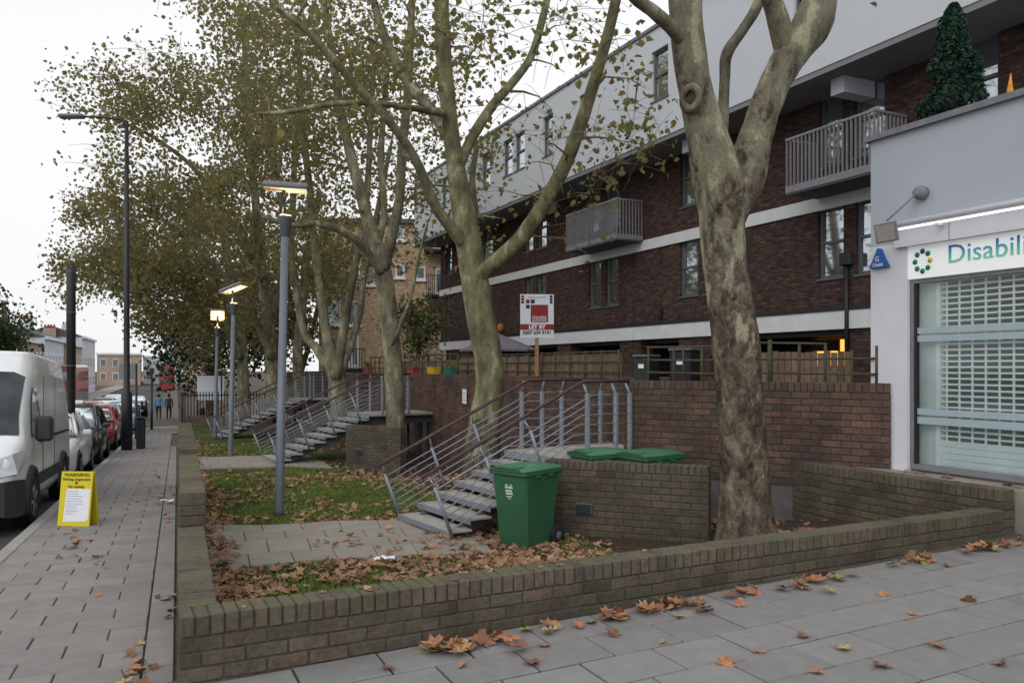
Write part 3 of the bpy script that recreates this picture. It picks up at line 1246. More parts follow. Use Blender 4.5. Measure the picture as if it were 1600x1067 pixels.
# roller grille behind the glass
pr, _ = fac(1472, 600, QS + .19)
sbox(MB(), pr + .05, po, QS + .21, QS + .25, .49, zsb).build('return_panel', mat('return_panel', (.78, .84, .83), .6, .04), shop)
grl = MB()
sbox(grl, pr, pr + .05, QS + .15, QS + .25, zwb, zsb)
m_gr = mat('grille_metal', (.86, .9, .9), .5, .03)
gro = grl.build('roller_grille', m_gr, shop)
_, zsol = fac(1478, 688, QS + .19)
z = zsb - .03
slats = 0
bar = None
while z > zsol:
    sbox(MB(), PE, pr, QS + .185, QS + .20, z - .022, z).build('slat', m_gr, gro)
    tie = MB()
    k = int((pr - PE) / .155)
    off = 0
    for i in range(k):
        x = pr - .06 - i * .155 - off
        sbox(tie, x - .011, x + .011, QS + .187, QS + .198, z - .066, z - .0225)
    tie.build('link_row', m_gr, gro)
    z -= .066
z = zsol
while z > zwb + .05:
    zz_ = max(z - .072, zwb + .04)
    sbox(MB(), PE, pr, QS + .18, QS + .20, zz_ + .004, z).build('solid_slat', mat('solid_slat', (.78, .84, .85), .6, .05) if z == zsol else bpy.data.materials['solid_slat'], gro)
    z -= .072
# floodlight on an arm
p, z = fac(1443, 302, QS)
a = sl_(p, QS, z)
fl = empty('floodlight', fb(p, QS, z), -AB, 'round-based grey floodlight on a long arm above the shop sign', 'floodlight')
MB().lathe([(.0, 0), (.075, 0), (.085, -.05), (.07, -.1), (.045, -.12), (.0, -.12)][::-1], 16, (0, 0, 0), axis='x').build('base', m_coping, fl)
hp, hz = fac(1386, 345, QS - .45)
h = Vector((-.45, hp - p, hz - z))
MB().tube([(-.1, 0, 0), h], .011, 8).build('arm', m_coping, fl)
Mh = Matrix.Translation(h + Vector((0, 0, -.02))) @ Matrix.Rotation(R(-14), 4, 'Y') @ Matrix.Rotation(R(20), 4, 'Z')
MB().prism([(-.10, -.12), (.04, -.09), (.04, .09), (-.10, .12)], -.22, 0, 0, Mh).build('head', m_coping, fl)
MB().box(-.108, -.101, -.10, .10, -.2, -.02, 0, Mh).build('lens', mat('dusty_lens', (.3, .29, .27), .5, .2, 20), fl)
# alarm box
p, z = fac(1377, 419, QS)
al = empty('alarm_box', fb(p, QS, z), -AB, 'blue triangular alarm box with white lettering on the shop pillar', 'alarm box')
MB().prism([(-.13, 0), (.13, 0), (.012, .235), (-.012, .235)], 0, .06, 0, Matrix(((0, 0, -1, 0), (-1, 0, 0, 0), (0, 1, 0, 0), (0, 0, 0, 1)))).build('cover', mat('alarm_blue', (.015, .10, .36), .4, .05), al)
text_mesh('G', .085, m_paper, 'lettering', al, Matrix.Translation((-.062, .01, .105)) @ Mx, .001)
text_mesh('Chubb', .055, m_paper, 'lettering', al, Matrix.Translation((-.062, 0, .035)) @ Mx, .001, bold=.001)

# conifer and a bright tip on the shop roof
def blob_leaves(mb, pts, size, n, spread, elong=1.0):
    for _ in range(n):
        c = random.choice(pts)
        o = c + Vector((random.gauss(0, spread), random.gauss(0, spread), random.gauss(0, spread)))
        leaf(mb, o, size * random.uniform(.6, 1.3), elong)


LEAF = [(0, 0), (.30, -.06), (.5, .22), (.26, .38), (.46, .66), (.16, .66), (0, 1.0), (-.16, .66), (-.46, .66), (-.26, .38), (-.5, .22), (-.30, -.06)]


def leaf(mb, c, s, elong=1.0, simple=True, flat=False, up=None):
    if flat:
        n = Vector((random.gauss(0, .28), random.gauss(0, .28), 1)).normalized()
    else:
        n = Vector((random.gauss(0, 1), random.gauss(0, 1), random.gauss(.3, 1))).normalized()
    a = n.orthogonal().normalized()
    a = Matrix.Rotation(random.uniform(0, 6.28), 3, n) @ a
    b = n.cross(a)
    if simple:
        fold = n * s * random.uniform(.1, .4)
        pts = [c - b * s * .5 * elong, c + a * s * .46 - b * s * .1 + fold, c + a * s * .28 + b * s * .34 + fold, c + b * s * .55 * elong, c - a * s * .28 + b * s * .34 + fold, c - a * s * .46 - b * s * .1 + fold]
        mb.add(pts, [(0, 1, 2, 3), (0, 3, 4, 5)])
    else:
        cu = random.uniform(.1, .6)
        tw_ = random.uniform(-.3, .3)
        pts = [c + b * s * .12 + n * s * .0]
        for (x, y) in LEAF:
            yy = y - .4
            h_ = cu * (x * x * 1.5 + yy * yy * .9) + tw_ * x * yy + random.uniform(-.04, .06)
            pts.append(c + a * x * s + b * yy * s + n * max(h_, -.02) * s)
        k = len(LEAF)
        mb.add(pts, [(0, 1 + i, 1 + (i + 1) % k) for i in range(k)], 0, False)


def leaf_mat(name, stops, rough=.6, trans=.25):
    t = NT(name)
    g = t.new('ShaderNodeNewGeometry')
    c = t.ramp(g.outputs['Random Per Island'], stops)
    c = t.mix(1.0, c, t.ramp(t.noise(g.outputs['Position'], .9, 3), [(.3, (.75, .78, .75)), (.7, (1.2, 1.15, 1.1))]), 'MULTIPLY')
    t.col(c)
    t.set(rough, 0, .25)
    if trans:
        tr = t.new('ShaderNodeBsdfTranslucent')
        t.l.new(c, tr.inputs['Color'])
        ms = t.new('ShaderNodeMixShader')
        ms.inputs[0].default_value = trans
        t.l.new(t.b.outputs[0], ms.inputs[1])
        t.l.new(tr.outputs[0], ms.inputs[2])
        t.l.new(ms.outputs[0], t.out.inputs['Surface'])
    return t.m


m_plane = leaf_mat('plane_leaves', [(0, (.15, .165, .065)), (.3, (.215, .22, .085)), (.55, (.185, .195, .075)), (.74, (.28, .24, .09)), (.9, (.26, .16, .07)), (1, (.2, .25, .09))], .6, .55)
m_plane_far = leaf_mat('far_plane_leaves', [(0, (.15, .17, .075)), (.35, (.23, .24, .105)), (.6, (.28, .25, .105)), (.82, (.3, .19, .1)), (1, (.21, .235, .105))], .6, .55)
m_evergreen = leaf_mat('evergreen', [(0, (.012, .028, .014)), (.5, (.022, .045, .022)), (1, (.035, .06, .03))], .6, .1)
m_conifer = leaf_mat('conifer', [(0, (.01, .035, .022)), (.5, (.018, .055, .035)), (1, (.03, .075, .05))], .6, .05)
m_dead = leaf_mat('fallen_leaves', [(0, (.24, .135, .09)), (.25, (.38, .22, .15)), (.5, (.3, .175, .115)), (.75, (.44, .27, .19)), (.9, (.18, .1, .07)), (1, (.32, .26, .11))], .8, .1)
m_bark = None

def conifer():
    pc, zc_ = fac(1490, 175, QS + 1.2)
    _, zt_ = fac(1495, 5, QS + 1.2)
    base = fb(pc, QS + 1.2, ZTOP - .35)
    root = empty('potted_conifer', base, 0, 'dark green conifer bush standing on the shop roof', 'conifer')
    h = zt_ - (ZTOP - .35)
    mb = MB()
    for k in range(7500):
        f = random.random() ** 1.15
        r = .44 * (1 - f) ** .65 * (1 + .08 * math.sin(f * 23 + 1)) * (0.55 + .45 * random.random() ** .4) + .02
        a_ = random.uniform(0, 6.283)
        lump = 1 + .6 * noise.noise(Vector((math.cos(a_) * 1.9, math.sin(a_) * 1.9, f * 7)))
        leaf(mb, base + Vector((math.cos(a_) * r * lump, math.sin(a_) * r * lump, .15 + f * (h - .15))), .045, 1.3)
    o = mb.build('foliage', m_conifer, root, True)
    MB().tube([base, base + Vector((0, 0, h * .8))], [.05, .01], 8).build('stem', mat('stem_bark', (.06, .045, .03)), root, True)
    MB().lathe([(.0, 0), (.17, 0), (.22, .3), (.2, .3)], 14, base).build('pot', mat('dark_pot', (.05, .045, .045)), root, True)
    p2, z2 = fac(1578, 150, QS + .8)
    b2 = fb(p2, QS + .8, ZTOP - .35)
    _, z3 = fac(1578, 115, QS + .8)
    r2 = empty('roof_plant', b2, 0, 'small plant with one orange and yellow spike above the shop parapet', 'plant')
    MB().tube([b2, Vector((b2.x, b2.y, z3 - .2)), Vector((b2.x + .01, b2.y, z3))], [.02, .035, .004], 8).build('flower_spike', mat('orange_spike', (.6, .25, .03), .6, .3, 20), r2, True)
    mb = MB()
    for i in range(60):
        leaf(mb, b2 + Vector((random.gauss(.12, .14), random.gauss(0, .1), random.uniform(.1, .42))), .08, 1.5)
    mb.build('leaves', m_plane, r2, True)


conifer()
# ------------------------------------------------------------------ fences on the terrace
def fence_line(root, A, B, z0, h, nb, boards=True, gap=.004):
    d = (B - A)
    L = d.length
    d.normalize()
    n = Vector((d.y, -d.x, 0))
    rz = math.atan2(d.y, d.x)
    w = L / nb
    for i in range(nb):
        M = Matrix.Translation(A + d * (i * w)) @ Matrix.Rotation(rz, 4, 'Z')
        hh_ = h + random.uniform(-.02, .02)
        MB().box(gap, w - gap, 0, .018, z0, z0 + hh_, 0, M).build('board', m_wood, root, True)
    return d, n, rz


def rail_line(root, A, B, zs, posts, r=.022, name='rail'):
    for z in zs:
        z0, z1 = z if isinstance(z, tuple) else (z, z)
        MB().tube([Vector((A.x, A.y, z0)), Vector((B.x, B.y, z1))], r, 6).build(name, m_trel, root, True)


A, B = fb(20.6, 8.25), fb(12.6, 8.25)
f1 = empty('board_fence', Vector((A.x, A.y, 1.4)), 0, 'brown board fence with thin rails on the wall behind the landing', 'fence')
fence_line(f1, A, B, 1.4, .56, 54)
c = fb(0, -.05)
A2, B2 = A + c * 1, B + c * 1
rail_line(f1, A2, B2, [1.99, 1.80, 1.60], 0, .016)
for i in range(14):
    w = A2.lerp(B2, i / 13)
    MB().tube([(w.x, w.y, 1.4), (w.x, w.y, 2.02)], .018, 6).build('upright', m_trel, f1, True)
# open trellis farther along
A, B = fb(29.5, 8.2), fb(20.7, 8.2)
f2 = empty('trellis_fence', Vector((A.x, A.y, 1.4)), 0, 'open trellis fence behind the red and yellow troughs', 'fence')
rail_line(f2, A, B, [2.05, 1.85, 1.65], 0, .02)
for i in range(16):
    w = A.lerp(B, i / 15)
    MB().tube([(w.x, w.y, 1.4), (w.x, w.y, 2.07)], .022, 6).build('upright', m_trel, f2, True)
fence_line(f2, fb(29.5, 9.0), fb(20.7, 9.0), 1.4, .5, 50)
# trellis along the near terrace wall
d = (Cr - Ar).normalized()
nb_ = Vector((-d.y, d.x, 0))


def onR(u, off=.14):       # point over the terrace wall at picture column u
    k = (u - 800) / FPX
    A = Ar + nb_ * off
    t = (k * A.y - A.x) / (d.x - k * d.y)
    return A + d * t


f3 = empty('rail_fence', Vector((*onR(1200).xy, 1.5)), 0, 'mossy post and rail fence along the terrace wall beside the big trunk', 'fence')
for (ua, ub, zz_) in ((1010, 1175, 1.98), (1006, 1175, 1.80), (1010, 1175, 1.62), (1185, 1292, 2.02), (1190, 1374, 1.80), (1190, 1374, 1.62)):
    a, b = onR(ua), onR(ub)
    MB().tube([(a.x, a.y, zz_), (b.x, b.y, zz_ + random.uniform(-.03, .01))], .017, 6).build('rail', m_trel, f3, True)
for (u, h, r_) in ((1013, .5, .017), (1053, .48, .015), (1068, .5, .013), (1096, .5, .02), (1203, .56, .03), (1248, .52, .02), (1290, .5, .018), (1331, .42, .015), (1370, .46, .022)):
    a = onR(u)
    MB().tube([(a.x, a.y, 1.38), (a.x + random.uniform(-.01, .01), a.y, 1.5 + h)], r_, 6).build('post', m_trel, f3, True)
f4 = empty('board_fence', Vector((*onR(1260, 1.9).xy, 1.42)), 0, 'dark board fence behind the rails near the lit window', 'fence')
fence_line(f4, onR(1150, 1.9), onR(1330, 1.9), 1.42, .5, 18)

# dark bins and boxes on the terrace
def utility_box(u, v0, v1, wpx, off, m, label, name='storage_box'):
    a = onR(u, off)
    w = wpx / FPX * a.y
    zt = CAMZ + (HOR - v0) / FPX * a.y
    root = empty(name, Vector((a.x, a.y, 1.42)), math.atan2(d.y, d.x), label, 'box')
    MB().cbox(-w / 2, w / 2, -.02, .4, 0, zt - 1.42, .02).build('body', m, root)
    MB().cbox(-w / 2 - .01, w / 2 + .01, -.04, .42, zt - 1.42, zt - 1.38, .01).build('lid', m_frame, root)
    MB().box(-w * .15, w * .2, -.026, -.021, (zt - 1.42) * .6, (zt - 1.42) * .75).build('sticker', m_paper, root)
    return root


utility_box(1002, 558, 590, 26, .9, m_black, 'black box with a white sticker at the left end of the rails')
utility_box(1063, 548, 590, 36, 1.0, mat('navy_box', (.012, .014, .022), .5), 'navy blue cabinet behind the rails left of the big trunk', 'cabinet')

# flower troughs on the long wall
def trough(u, w, m, label, ptsn=30):
    k = (u - 800) / FPX
    q = 7.72
    p, _ = fac(u, 580, q)
    c = fb(p, q, 1.5)
    root = empty('flower_trough', c, math.pi / 2 - AB, label, 'planter', 'troughs on the long wall')
    poly = [(-w / 2, -.10), (w / 2, -.10), (w / 2, .10), (-w / 2, .10)]
    mb = MB()
    lo = [Vector((x * .88, y * .8, 0)) for x, y in poly]
    hi = [Vector((x, y, .18)) for x, y in poly]
    mb.add(lo + hi, [(3, 2, 1, 0), (4, 5, 6, 7)] + [(i, (i + 1) % 4, 4 + (i + 1) % 4, 4 + i) for i in range(4)])
    mb.build('tub', m, root)
    MB().cbox(-w / 2 - .015, w / 2 + .015, -.115, .115, .165, .19, .006).build('rim', m, root)
    mb = MB()
    for i in range(ptsn):
        leaf(mb, Vector((random.uniform(-w / 2, w / 2), random.uniform(-.07, .07), random.uniform(.2, .36))), .07)
    if ptsn:
        mb.build('plants', m_plane_far, root)


m_tr = mat('red_trough', (.3, .05, .04), .6)
trough(645, .62, m_tr, 'red plastic trough on the long wall, right of the slim trunk', 20)
trough(677, .55, mat('yellow_trough', (.58, .4, .03), .6), 'yellow plastic trough on the long wall', 0)
trough(704, .55, mat('teal_trough', (.03, .14, .1), .6), 'green plastic trough next to the yellow one', 40)
trough(575, .7, mat('terracotta', (.28, .1, .06), .7), 'terracotta trough with leafy plant left of the slim trunk', 70)

# grey parasol
p, z = fac(780, 545, 10.5)
c = fb(p, 10.5, 1.4)
par = empty('parasol', c, 0, 'grey parasol canopy showing above the board fence', 'parasol')
_, zt = fac(775, 522, 10.5)
mb = MB()
n = 8
rr = 1.25
pts = [Vector((0, 0, zt - 1.4))] + [Vector((rr * math.cos(i * math.pi / 4), rr * math.sin(i * math.pi / 4), zt - 1.4 - .5)) for i in range(8)] + [Vector((rr * math.cos(i * math.pi / 4), rr * math.sin(i * math.pi / 4), zt - 1.4 - .56)) for i in range(8)]
mb.add(pts, [(0, 1 + i, 1 + (i + 1) % 8) for i in range(8)] + [(1 + i, 9 + i, 9 + (i + 1) % 8, 1 + (i + 1) % 8) for i in range(8)])
mb.build('canopy', mat('grey_canvas', (.17, .16, .19), .9), par)
MB().tube([(0, 0, 0), (0, 0, zt - 1.38)], .02, 8).build('pole', m_frame, par)

# let board
def letboard():
    p, z = fac(839, 590, 8.12)
    b = fb(p, 8.12)
    Y = b.y
    zt = CAMZ + (HOR - 460) / FPX * Y
    zl = CAMZ + (HOR - 528) / FPX * Y
    w = 52.5 / FPX * Y
    h = zt - zl
    root = empty('let_sign', Vector((b.x, b.y, 1.4)), R(3), 'white and red letting board on a wooden post above the fence', 'sign')
    z0 = zl - 1.4
    MB().cbox(-.04, .04, -.0, .05, -.0, z0 + .1, .004).build('post', m_post_wood, root)
    bd = MB().cbox(-w / 2, w / 2, -.022, -.002, z0, z0 + h, .002).build('board', m_signwhite, root)

    def pan(x0, x1, y0, y1, m, nm='panel'):
        MB().box(-w / 2 + x0 * w, -w / 2 + x1 * w, -.026, -.0225, z0 + y0 * h, z0 + y1 * h).build(nm, m, bd)
    pan(.0, 1, .185, .315, m_signred)
    pan(.31, .83, .36, .76, m_signred)
    pan(.17, .28, .79, .88, m_signred)
    pan(.31, .43, .79, .88, m_signdark)
    pan(.17, .28, .67, .76, m_signdark)
    for x in (.03, .88):
        for j in range(3):
            pan(x, x + .08, .79 + j * .066, .845 + j * .066, [m_signdark, m_signdark, m_signred][j] if x < .5 else m_signdark)
    Mt = Matrix(((1, 0, 0, 0), (0, 0, -1, -.027), (0, 1, 0, 0), (0, 0, 0, 1)))

    def T(s, x, y, size, m, bold=0.0, xs=1.0):
        text_mesh(s, size * h, m, 'lettering', bd, Matrix.Translation((-w / 2 + x * w, 0, z0 + y * h)) @ Mt, .0012, 'CENTER', bold, xs)
    T('LET BY', .5, .248, .125, m_paper, .006, 1.0)
    T('0207 639 9191', .5, .118, .115, m_signdark, .003, .95)
    T('SQUARE', .57, .47, .075, m_paper, .001, 1.15)
    T('QUARTERS', .57, .405, .07, m_paper, .001, .95)
    T('RESIDENTIAL LETTINGS', .5, .93, .04, m_coping, 0, 1.0)


letboard()
# paper notice on the long wall
p, z = fac(727, 618, 7.55)
nt = empty('paper_notice', fb(p, 7.53, z - .2), math.pi / 2 - AB, 'white paper notice taped to the long dark brick wall', 'notice')
MB().box(-.13, .13, 0, .006, 0, .36).build('sheet', m_paper, nt)
for i in range(4):
    MB().box(-.09, .09, .006, .008, .08 + i * .06, .095 + i * .06).build('printed_line', m_coping, nt)

# ------------------------------------------------------------------ wheelie bins
def bin_(loc, rz, label, logo=True, sc=1.0):
    root = empty('wheelie_bin', loc, rz, label, 'bin', 'green wheelie bins')
    root.scale = (sc, sc, sc)
    # local: front faces -y ; x width .58, depth .72
    b = MB()
    secs = [(0, .22, -.26, .20), (.06, .235, -.275, .23), (.9, .275, -.345, .335), (.93, .283, -.355, .345)]
    vs, fc = [], []
    c = .035
    for (z, hw, y0, y1) in secs:
        pts = [(-hw + c, y0), (hw - c, y0), (hw, y0 + c), (hw, y1 - c), (hw - c, y1), (-hw + c, y1), (-hw, y1 - c), (-hw, y0 + c)]
        vs += [(x, y, z) for x, y in pts]
    for i in range(len(secs) - 1):
        for k in range(8):
            fc.append((i * 8 + k, i * 8 + (k + 1) % 8, (i + 1) * 8 + (k + 1) % 8, (i + 1) * 8 + k))
    fc += [tuple(range(8))[::-1], tuple(range(24, 32))]
    b.add(vs, fc)
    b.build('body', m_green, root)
    MB().cbox(-.30, .30, -.375, .36, .90, .955, .012).build('rim', m_green, root)
    for yy in (-.12, .12):
        MB().cbox(-.306, .306, yy - .05, yy + .05, .872, .902, .008).build('lift_lug', m_green, root)
    ld = MB()
    ny, nx = 9, 7
    vs, fc = [], []
    for j in range(ny):
        for i in range(nx):
            x = -.295 + .59 * i / (nx - 1)
            y = -.38 + .72 * j / (ny - 1)
            e = min(i, nx - 1 - i) > 0 and 0 < j < ny - 1
            fx = 1 - (abs(x) / .295) ** 4
            hgt = .962 + (.055 * fx * (0.3 + .7 * math.sin(math.pi * min(1, (y + .42) / .8)))) + .02 * (y + .38)
            vs.append((x, y, hgt))
    for j in range(ny - 1):
        for i in range(nx - 1):
            fc.append((j * nx + i, j * nx + i + 1, (j + 1) * nx + i + 1, (j + 1) * nx + i))
    ld.add(vs, fc, 0, True)
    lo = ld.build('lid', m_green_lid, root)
    MB().cbox(-.3, .3, -.385, .345, .955, .968, .004).build('lid_edge', m_green_lid, lo)
    MB().cbox(-.17, .17, -.34, -.16, .99, 1.012, .008).build('lid_panel', m_green_lid, lo)
    MB().tube([(-.2, .40, .95), (.2, .40, .95)], .016, 8).build('handle', m_green, root)
    for x in (-.27, .27):
        w = MB().lathe([(.0, -.03), (.10, -.03), (.12, -.02), (.12, .02), (.10, .03), (.0, .03)], 18, (x, .27, .12), axis='x').build('wheel', m_rubber, root)
        MB().lathe([(.0, -.032), (.055, -.036), (.055, .036), (.0, .032)], 12, (x, .27, .12), axis='x').build('hub', m_frame, w)
    MB().tube([(-.26, .27, .12), (.26, .27, .12)], .012, 6).build('axle', m_frame, root)
    if logo:
        e = MB()
        # roundel of two broken bars and a lower arc, on the front face
        def pt(x, z):
            f = (z - .06) / .84
            return (x, -.275 - .07 * f - .003, z)
        for (x0, x1, z0, z1) in ((-.065, .065, .742, .765), (-.055, -.015, .775, .79), (.015, .055, .775, .79), (-.06, .05, .70, .725), (-.055, .06, .668, .69), (-.045, .045, .635, .65), (-.02, .02, .61, .622)):
            a_, b_, c_, d_ = pt(x0, z0), pt(x1, z0), pt(x1, z1), pt(x0, z1)
            e.add([a_, b_, c_, d_], [(0, 1, 2, 3)])
        e.build('printed_emblem', mat('emblem_white', (.55, .62, .6), .6, .3, 60), root)
    return root


bp = ongard(815, 864)
bin_(Vector((bp.x + .07, bp.y + .42, gn(bp.x, bp.y + .3) - .005)), R(-42), 'green wheelie bin standing alone in front of the brick bin store wall', True, 1.0)
for (u, v, lab) in ((940, 702, 'green wheelie bin behind the wall, lid showing nearest the stair'), (1016, 704, 'green wheelie bin behind the wall, lid showing nearest the big trunk')):
    Y = 10.95 if u < 1000 else 10.72
    x = (u - 800) / FPX * Y
    zt = CAMZ + (HOR - v) / FPX * Y
    bin_(Vector((x, Y, zt - 1.0)), R(-62 + (u - 938) * .1), lab, False)

# ------------------------------------------------------------------ garden lamps
m_glow = emit('lamp_glow', (1.0, .56, .2), 9)
m_refl = mat('lamp_reflector', (.8, .78, .74), .4, .03)
def garden_lamp(base, zcap, pan_tilt, pan_rot, hgt, label, power):
    root = empty('garden_lamp', base, 0, label, 'lamp post', 'garden lamp posts')
    H = zcap - base.z
    dpt = .17 if abs(pan_tilt) < .1 else .26
    root.rotation_euler = (0, .021, 0)
    MB().lathe([(.075, 0), (.075, .1), (.068, .3), (.055, H - .3)], 14).build('column', m_lamp, root)
    cap = MB().lathe([(.05, H - .32), (.062, H - .3), (.1, H - .03), (.105, H)], 14).build('uplighter', m_lampcap, root)
    MB().lathe([(.085, H + .001), (.085, H + .012)], 14).build('lamp_glass', m_glow, cap)
    off = Vector((-.06 * math.cos(pan_rot), -.06 * math.sin(pan_rot), 0))
    MB().tube([Vector((0, 0, H - .05)) + off * 1.2, Vector((0, 0, H + hgt + .04)) + off * .4], .032, 8).build('stalk', m_black, root)
    M = Matrix.Translation((0, 0, H + hgt + .03)) @ Matrix.Rotation(pan_rot, 4, 'Z') @ Matrix.Rotation(pan_tilt, 4, 'Y')
    pn = MB().cbox(-.33, .33, -dpt, dpt, 0, .09, .03, 0, M).build('reflector_panel', m_coping, root)
    MB().box(-.31, .31, -dpt + .02, dpt - .02, -.012, -.002, 0, M).build('reflector_face', m_refl, pn)
    if abs(pan_tilt) < .1:
        mb = MB()
        for i in range(90):
            leaf(mb, M @ Vector((random.uniform(-.3, .3), random.uniform(-dpt, dpt) * .9, .10 + random.random() * .02)), .05, flat=True)
        mb.build('settled_leaves', m_dead, pn)
    li = bpy.data.lights.new('uplight', 'SPOT')
    li.energy = power
    li.color = (1.0, .62, .28)
    li.spot_size = R(100)
    li.shadow_soft_size = .05
    lo = bpy.data.objects.new('uplight', li)
    lo.location = (0, 0, H + .03)
    lo.rotation_euler = (R(180), 0, 0)
    lo.parent = root
    COL.objects.link(lo)
    return root


b1 = ongard(436, 806)
garden_lamp(b1, CAMZ + (HOR - 338) / FPX * b1.y, 0, R(12), .37, 'tall grey lamp post in the grass, its flat panel covered in leaves', 14)
b2 = ongard(360, 716)
garden_lamp(b2, CAMZ + (HOR - 474) / FPX * b2.y, R(-22), R(-5), .34, 'grey lamp post with its panel tilted up to the right, second along the garden', 30)
b3 = ongard(336, 686)
garden_lamp(b3, CAMZ + (HOR - 512) / FPX * b3.y, R(-33), R(-70), .42, 'grey lamp post with its lit panel facing the camera, third along the garden', 40)

# ------------------------------------------------------------------ posts and signs on the pavement
b = onprof(111, 737)
sp_ = empty('black_post', b, 0, 'thick black post on the pavement beside the white van', 'post')
H = (737 - 417) / FPX * b.y
MB().lathe([(.085, 0), (.085, H * .5), (.095, H * .5 + .01), (.095, H - .12), (.09, H - .11), (.09, H)], 14).build('column', m_black, sp_)
for f in (.98, .78, .52):
    MB().lathe([(.098, H * f - .02), (.098, H * f)], 14).build('band', m_frame, sp_)
b = onprof(198, 703)
st = empty('street_lamp', b, 0, 'tall black street lamp column with its head over the road', 'street lamp')
Hs = (703 - 190) / FPX * b.y
MB().lathe([(.16, 0), (.16, 1.75), (.095, 1.85), (.085, 4), (.055, Hs)], 14).build('column', m_black, st)
e = Vector(((122 - 200) / FPX * b.y, -.2, Hs + .1))
MB().tube([(0, 0, Hs - .3), (-.1, 0, Hs + .05), (e.x * .5, e.y * .5, Hs + .1), e], [.05, .045, .035, .03], 8).build('arm', m_black, st)
hd = MB().cbox(-.4, .4, -.13, .13, -.07, .06, .05, 0, Matrix.Translation(e + Vector((-.05, 0, 0)))).build('lamp_head', m_lamp, st)
b = onprof(207, 702)
lb = empty('litter_bin', b + Vector((.1, .35, 0)), -AS, 'black litter bin just behind the street lamp column', 'bin')
MB().cbox(-.13, .13, -.2, .2, 0, .95, .03).build('body', m_black, lb)
MB().cbox(-.14, .14, -.21, .21, .95, 1.0, .02).build('top', m_black, lb)
def simple_pole(u, v0, v1, r, label, name='sign_pole', top=None):
    b = onprof(u, v1)
    H = (v1 - v0) / FPX * b.y
    root = empty(name, b, 0, label, 'pole')
    MB().lathe([(r * 1.25, 0), (r * 1.25, .9), (r, .95), (r, H)], 10).build('column', m_black, root)
    return root, b, H
r_, b, H = simple_pole(213, 568, 686, .045, 'thin black pole carrying the back of a road sign')
M_ = Matrix.Rotation(-AS, 4, 'Z')
MB().cbox(-.62, .05, -.03, -.0, H - .6, H, .01, 0, M_).build('sign_plate', mat('sign_back', (.2, .25, .23), .6), r_)
r_, b, H = simple_pole(216, 632, 676, .07, 'short dark bollard post next to the thin sign pole', 'bollard_post')
r_, b, H = simple_pole(237, 575, 671, .05, 'slim dark pole near the far end of the pavement')
MB().box(-.1, .1, -.05, .05, H - .3, H).build('signal_box', m_black, r_)
r_, b, H = simple_pole(222, 626, 652, .11, 'grey bollard at the far corner, left one')
r_, b, H = simple_pole(228, 626, 652, .11, 'grey bollard at the far corner, right one')

# yellow sign
b = onprof(114, 822)
ys = empty('warning_sign', b, R(-4), 'yellow warning board with a white paper sheet on the pavement', 'sign')
w = 52 / FPX * b.y
h = 85 / FPX * b.y
Mt = Matrix.Rotation(R(-8), 4, 'X')
bd = MB().cbox(-w / 2, w / 2, 0, .02, 0, h, .003, 0, Mt).build('board', m_yellow, ys)
MB().cbox(-w / 2, w / 2, .0, .02, -.0, h * .98, .003, 0, Matrix.Translation((0, .2, 0)) @ Matrix.Rotation(R(6), 4, 'X')).build('rear_board', m_yellow, ys)
MB().prism([(-w * .33, h * .08), (w * .38, h * .09), (w * .46, h * .14), (w * .46, h * .68), (-w * .29, h * .68)], .001, .004, 0, Mt @ Matrix(((1, 0, 0, 0), (0, 0, -1, 0), (0, 1, 0, 0), (0, 0, 0, 1)))).build('paper_sheet', m_paper, bd)
Tt = lambda x, z: Mt @ Matrix.Translation((x, -.004, z)) @ Matrix(((1, 0, 0, 0), (0, 0, -1, 0), (0, 1, 0, 0), (0, 0, 0, 1)))
m_ink = mat('black_ink', (.05, .045, .01), .7)
m_blue = mat('blue_print', (.25, .32, .55), .7)
text_mesh('WARNING', h * .085, m_ink, 'lettering', bd, Tt(0, h * .935), .001, bold=.001, xs=1.2)
text_mesh('Parking suspension', h * .07, m_ink, 'lettering', bd, Tt(0, h * .855), .001, bold=.0005)
text_mesh('No waiting', h * .07, m_ink, 'lettering', bd, Tt(0, h * .72), .001, bold=.0005)
MB().lathe([(.017, 0), (.017, .004)], 12, (0, -.004, 0), axis='y').build('roundel', m_signred, bd).matrix_local = Mt @ Matrix.Translation((0, -.002, h * .79))
for i, wd in enumerate((.36, .36, .5, .45, .5, .52, .34, .3, .38, .28)):
    z = h * (.63 - i * .045)
    MB().box(-w * .26, -w * .26 + w * wd, -.0065, -.0045, z, z + h * .008, 0, Mt).build('printed_line', m_blue, bd)

# blank notice board
a, b = ongard(309, 690), ongard(346, 688)
a = onprof(309, 662); b = onprof(346, 662)
nb2 = empty('notice_board', (a + b) / 2, 0, 'blank white notice board on two black posts at the end of the garden', 'notice board')
zt = CAMZ + (HOR - 587) / FPX * a.y
zl = CAMZ + (HOR - 625) / FPX * a.y
for w in (a, b):
    MB().tube([w, Vector((w.x, w.y, zt + .05))], .045, 8).build('post', m_black, nb2, True)
MB().add([Vector((x, a.y + dy, z)) for dy in (-.06, 0) for z in (zl, zt) for x in (a.x - .02, b.x + .02)], [(0, 1, 3, 2), (4, 6, 7, 5), (0, 4, 5, 1), (2, 3, 7, 6), (0, 2, 6, 4), (1, 5, 7, 3)]).build('panel', m_signwhite, nb2, True)
r_, b, H = simple_pole(316, 637, 664, .13, 'fat black bollard in front of the notice board posts', 'bollard')

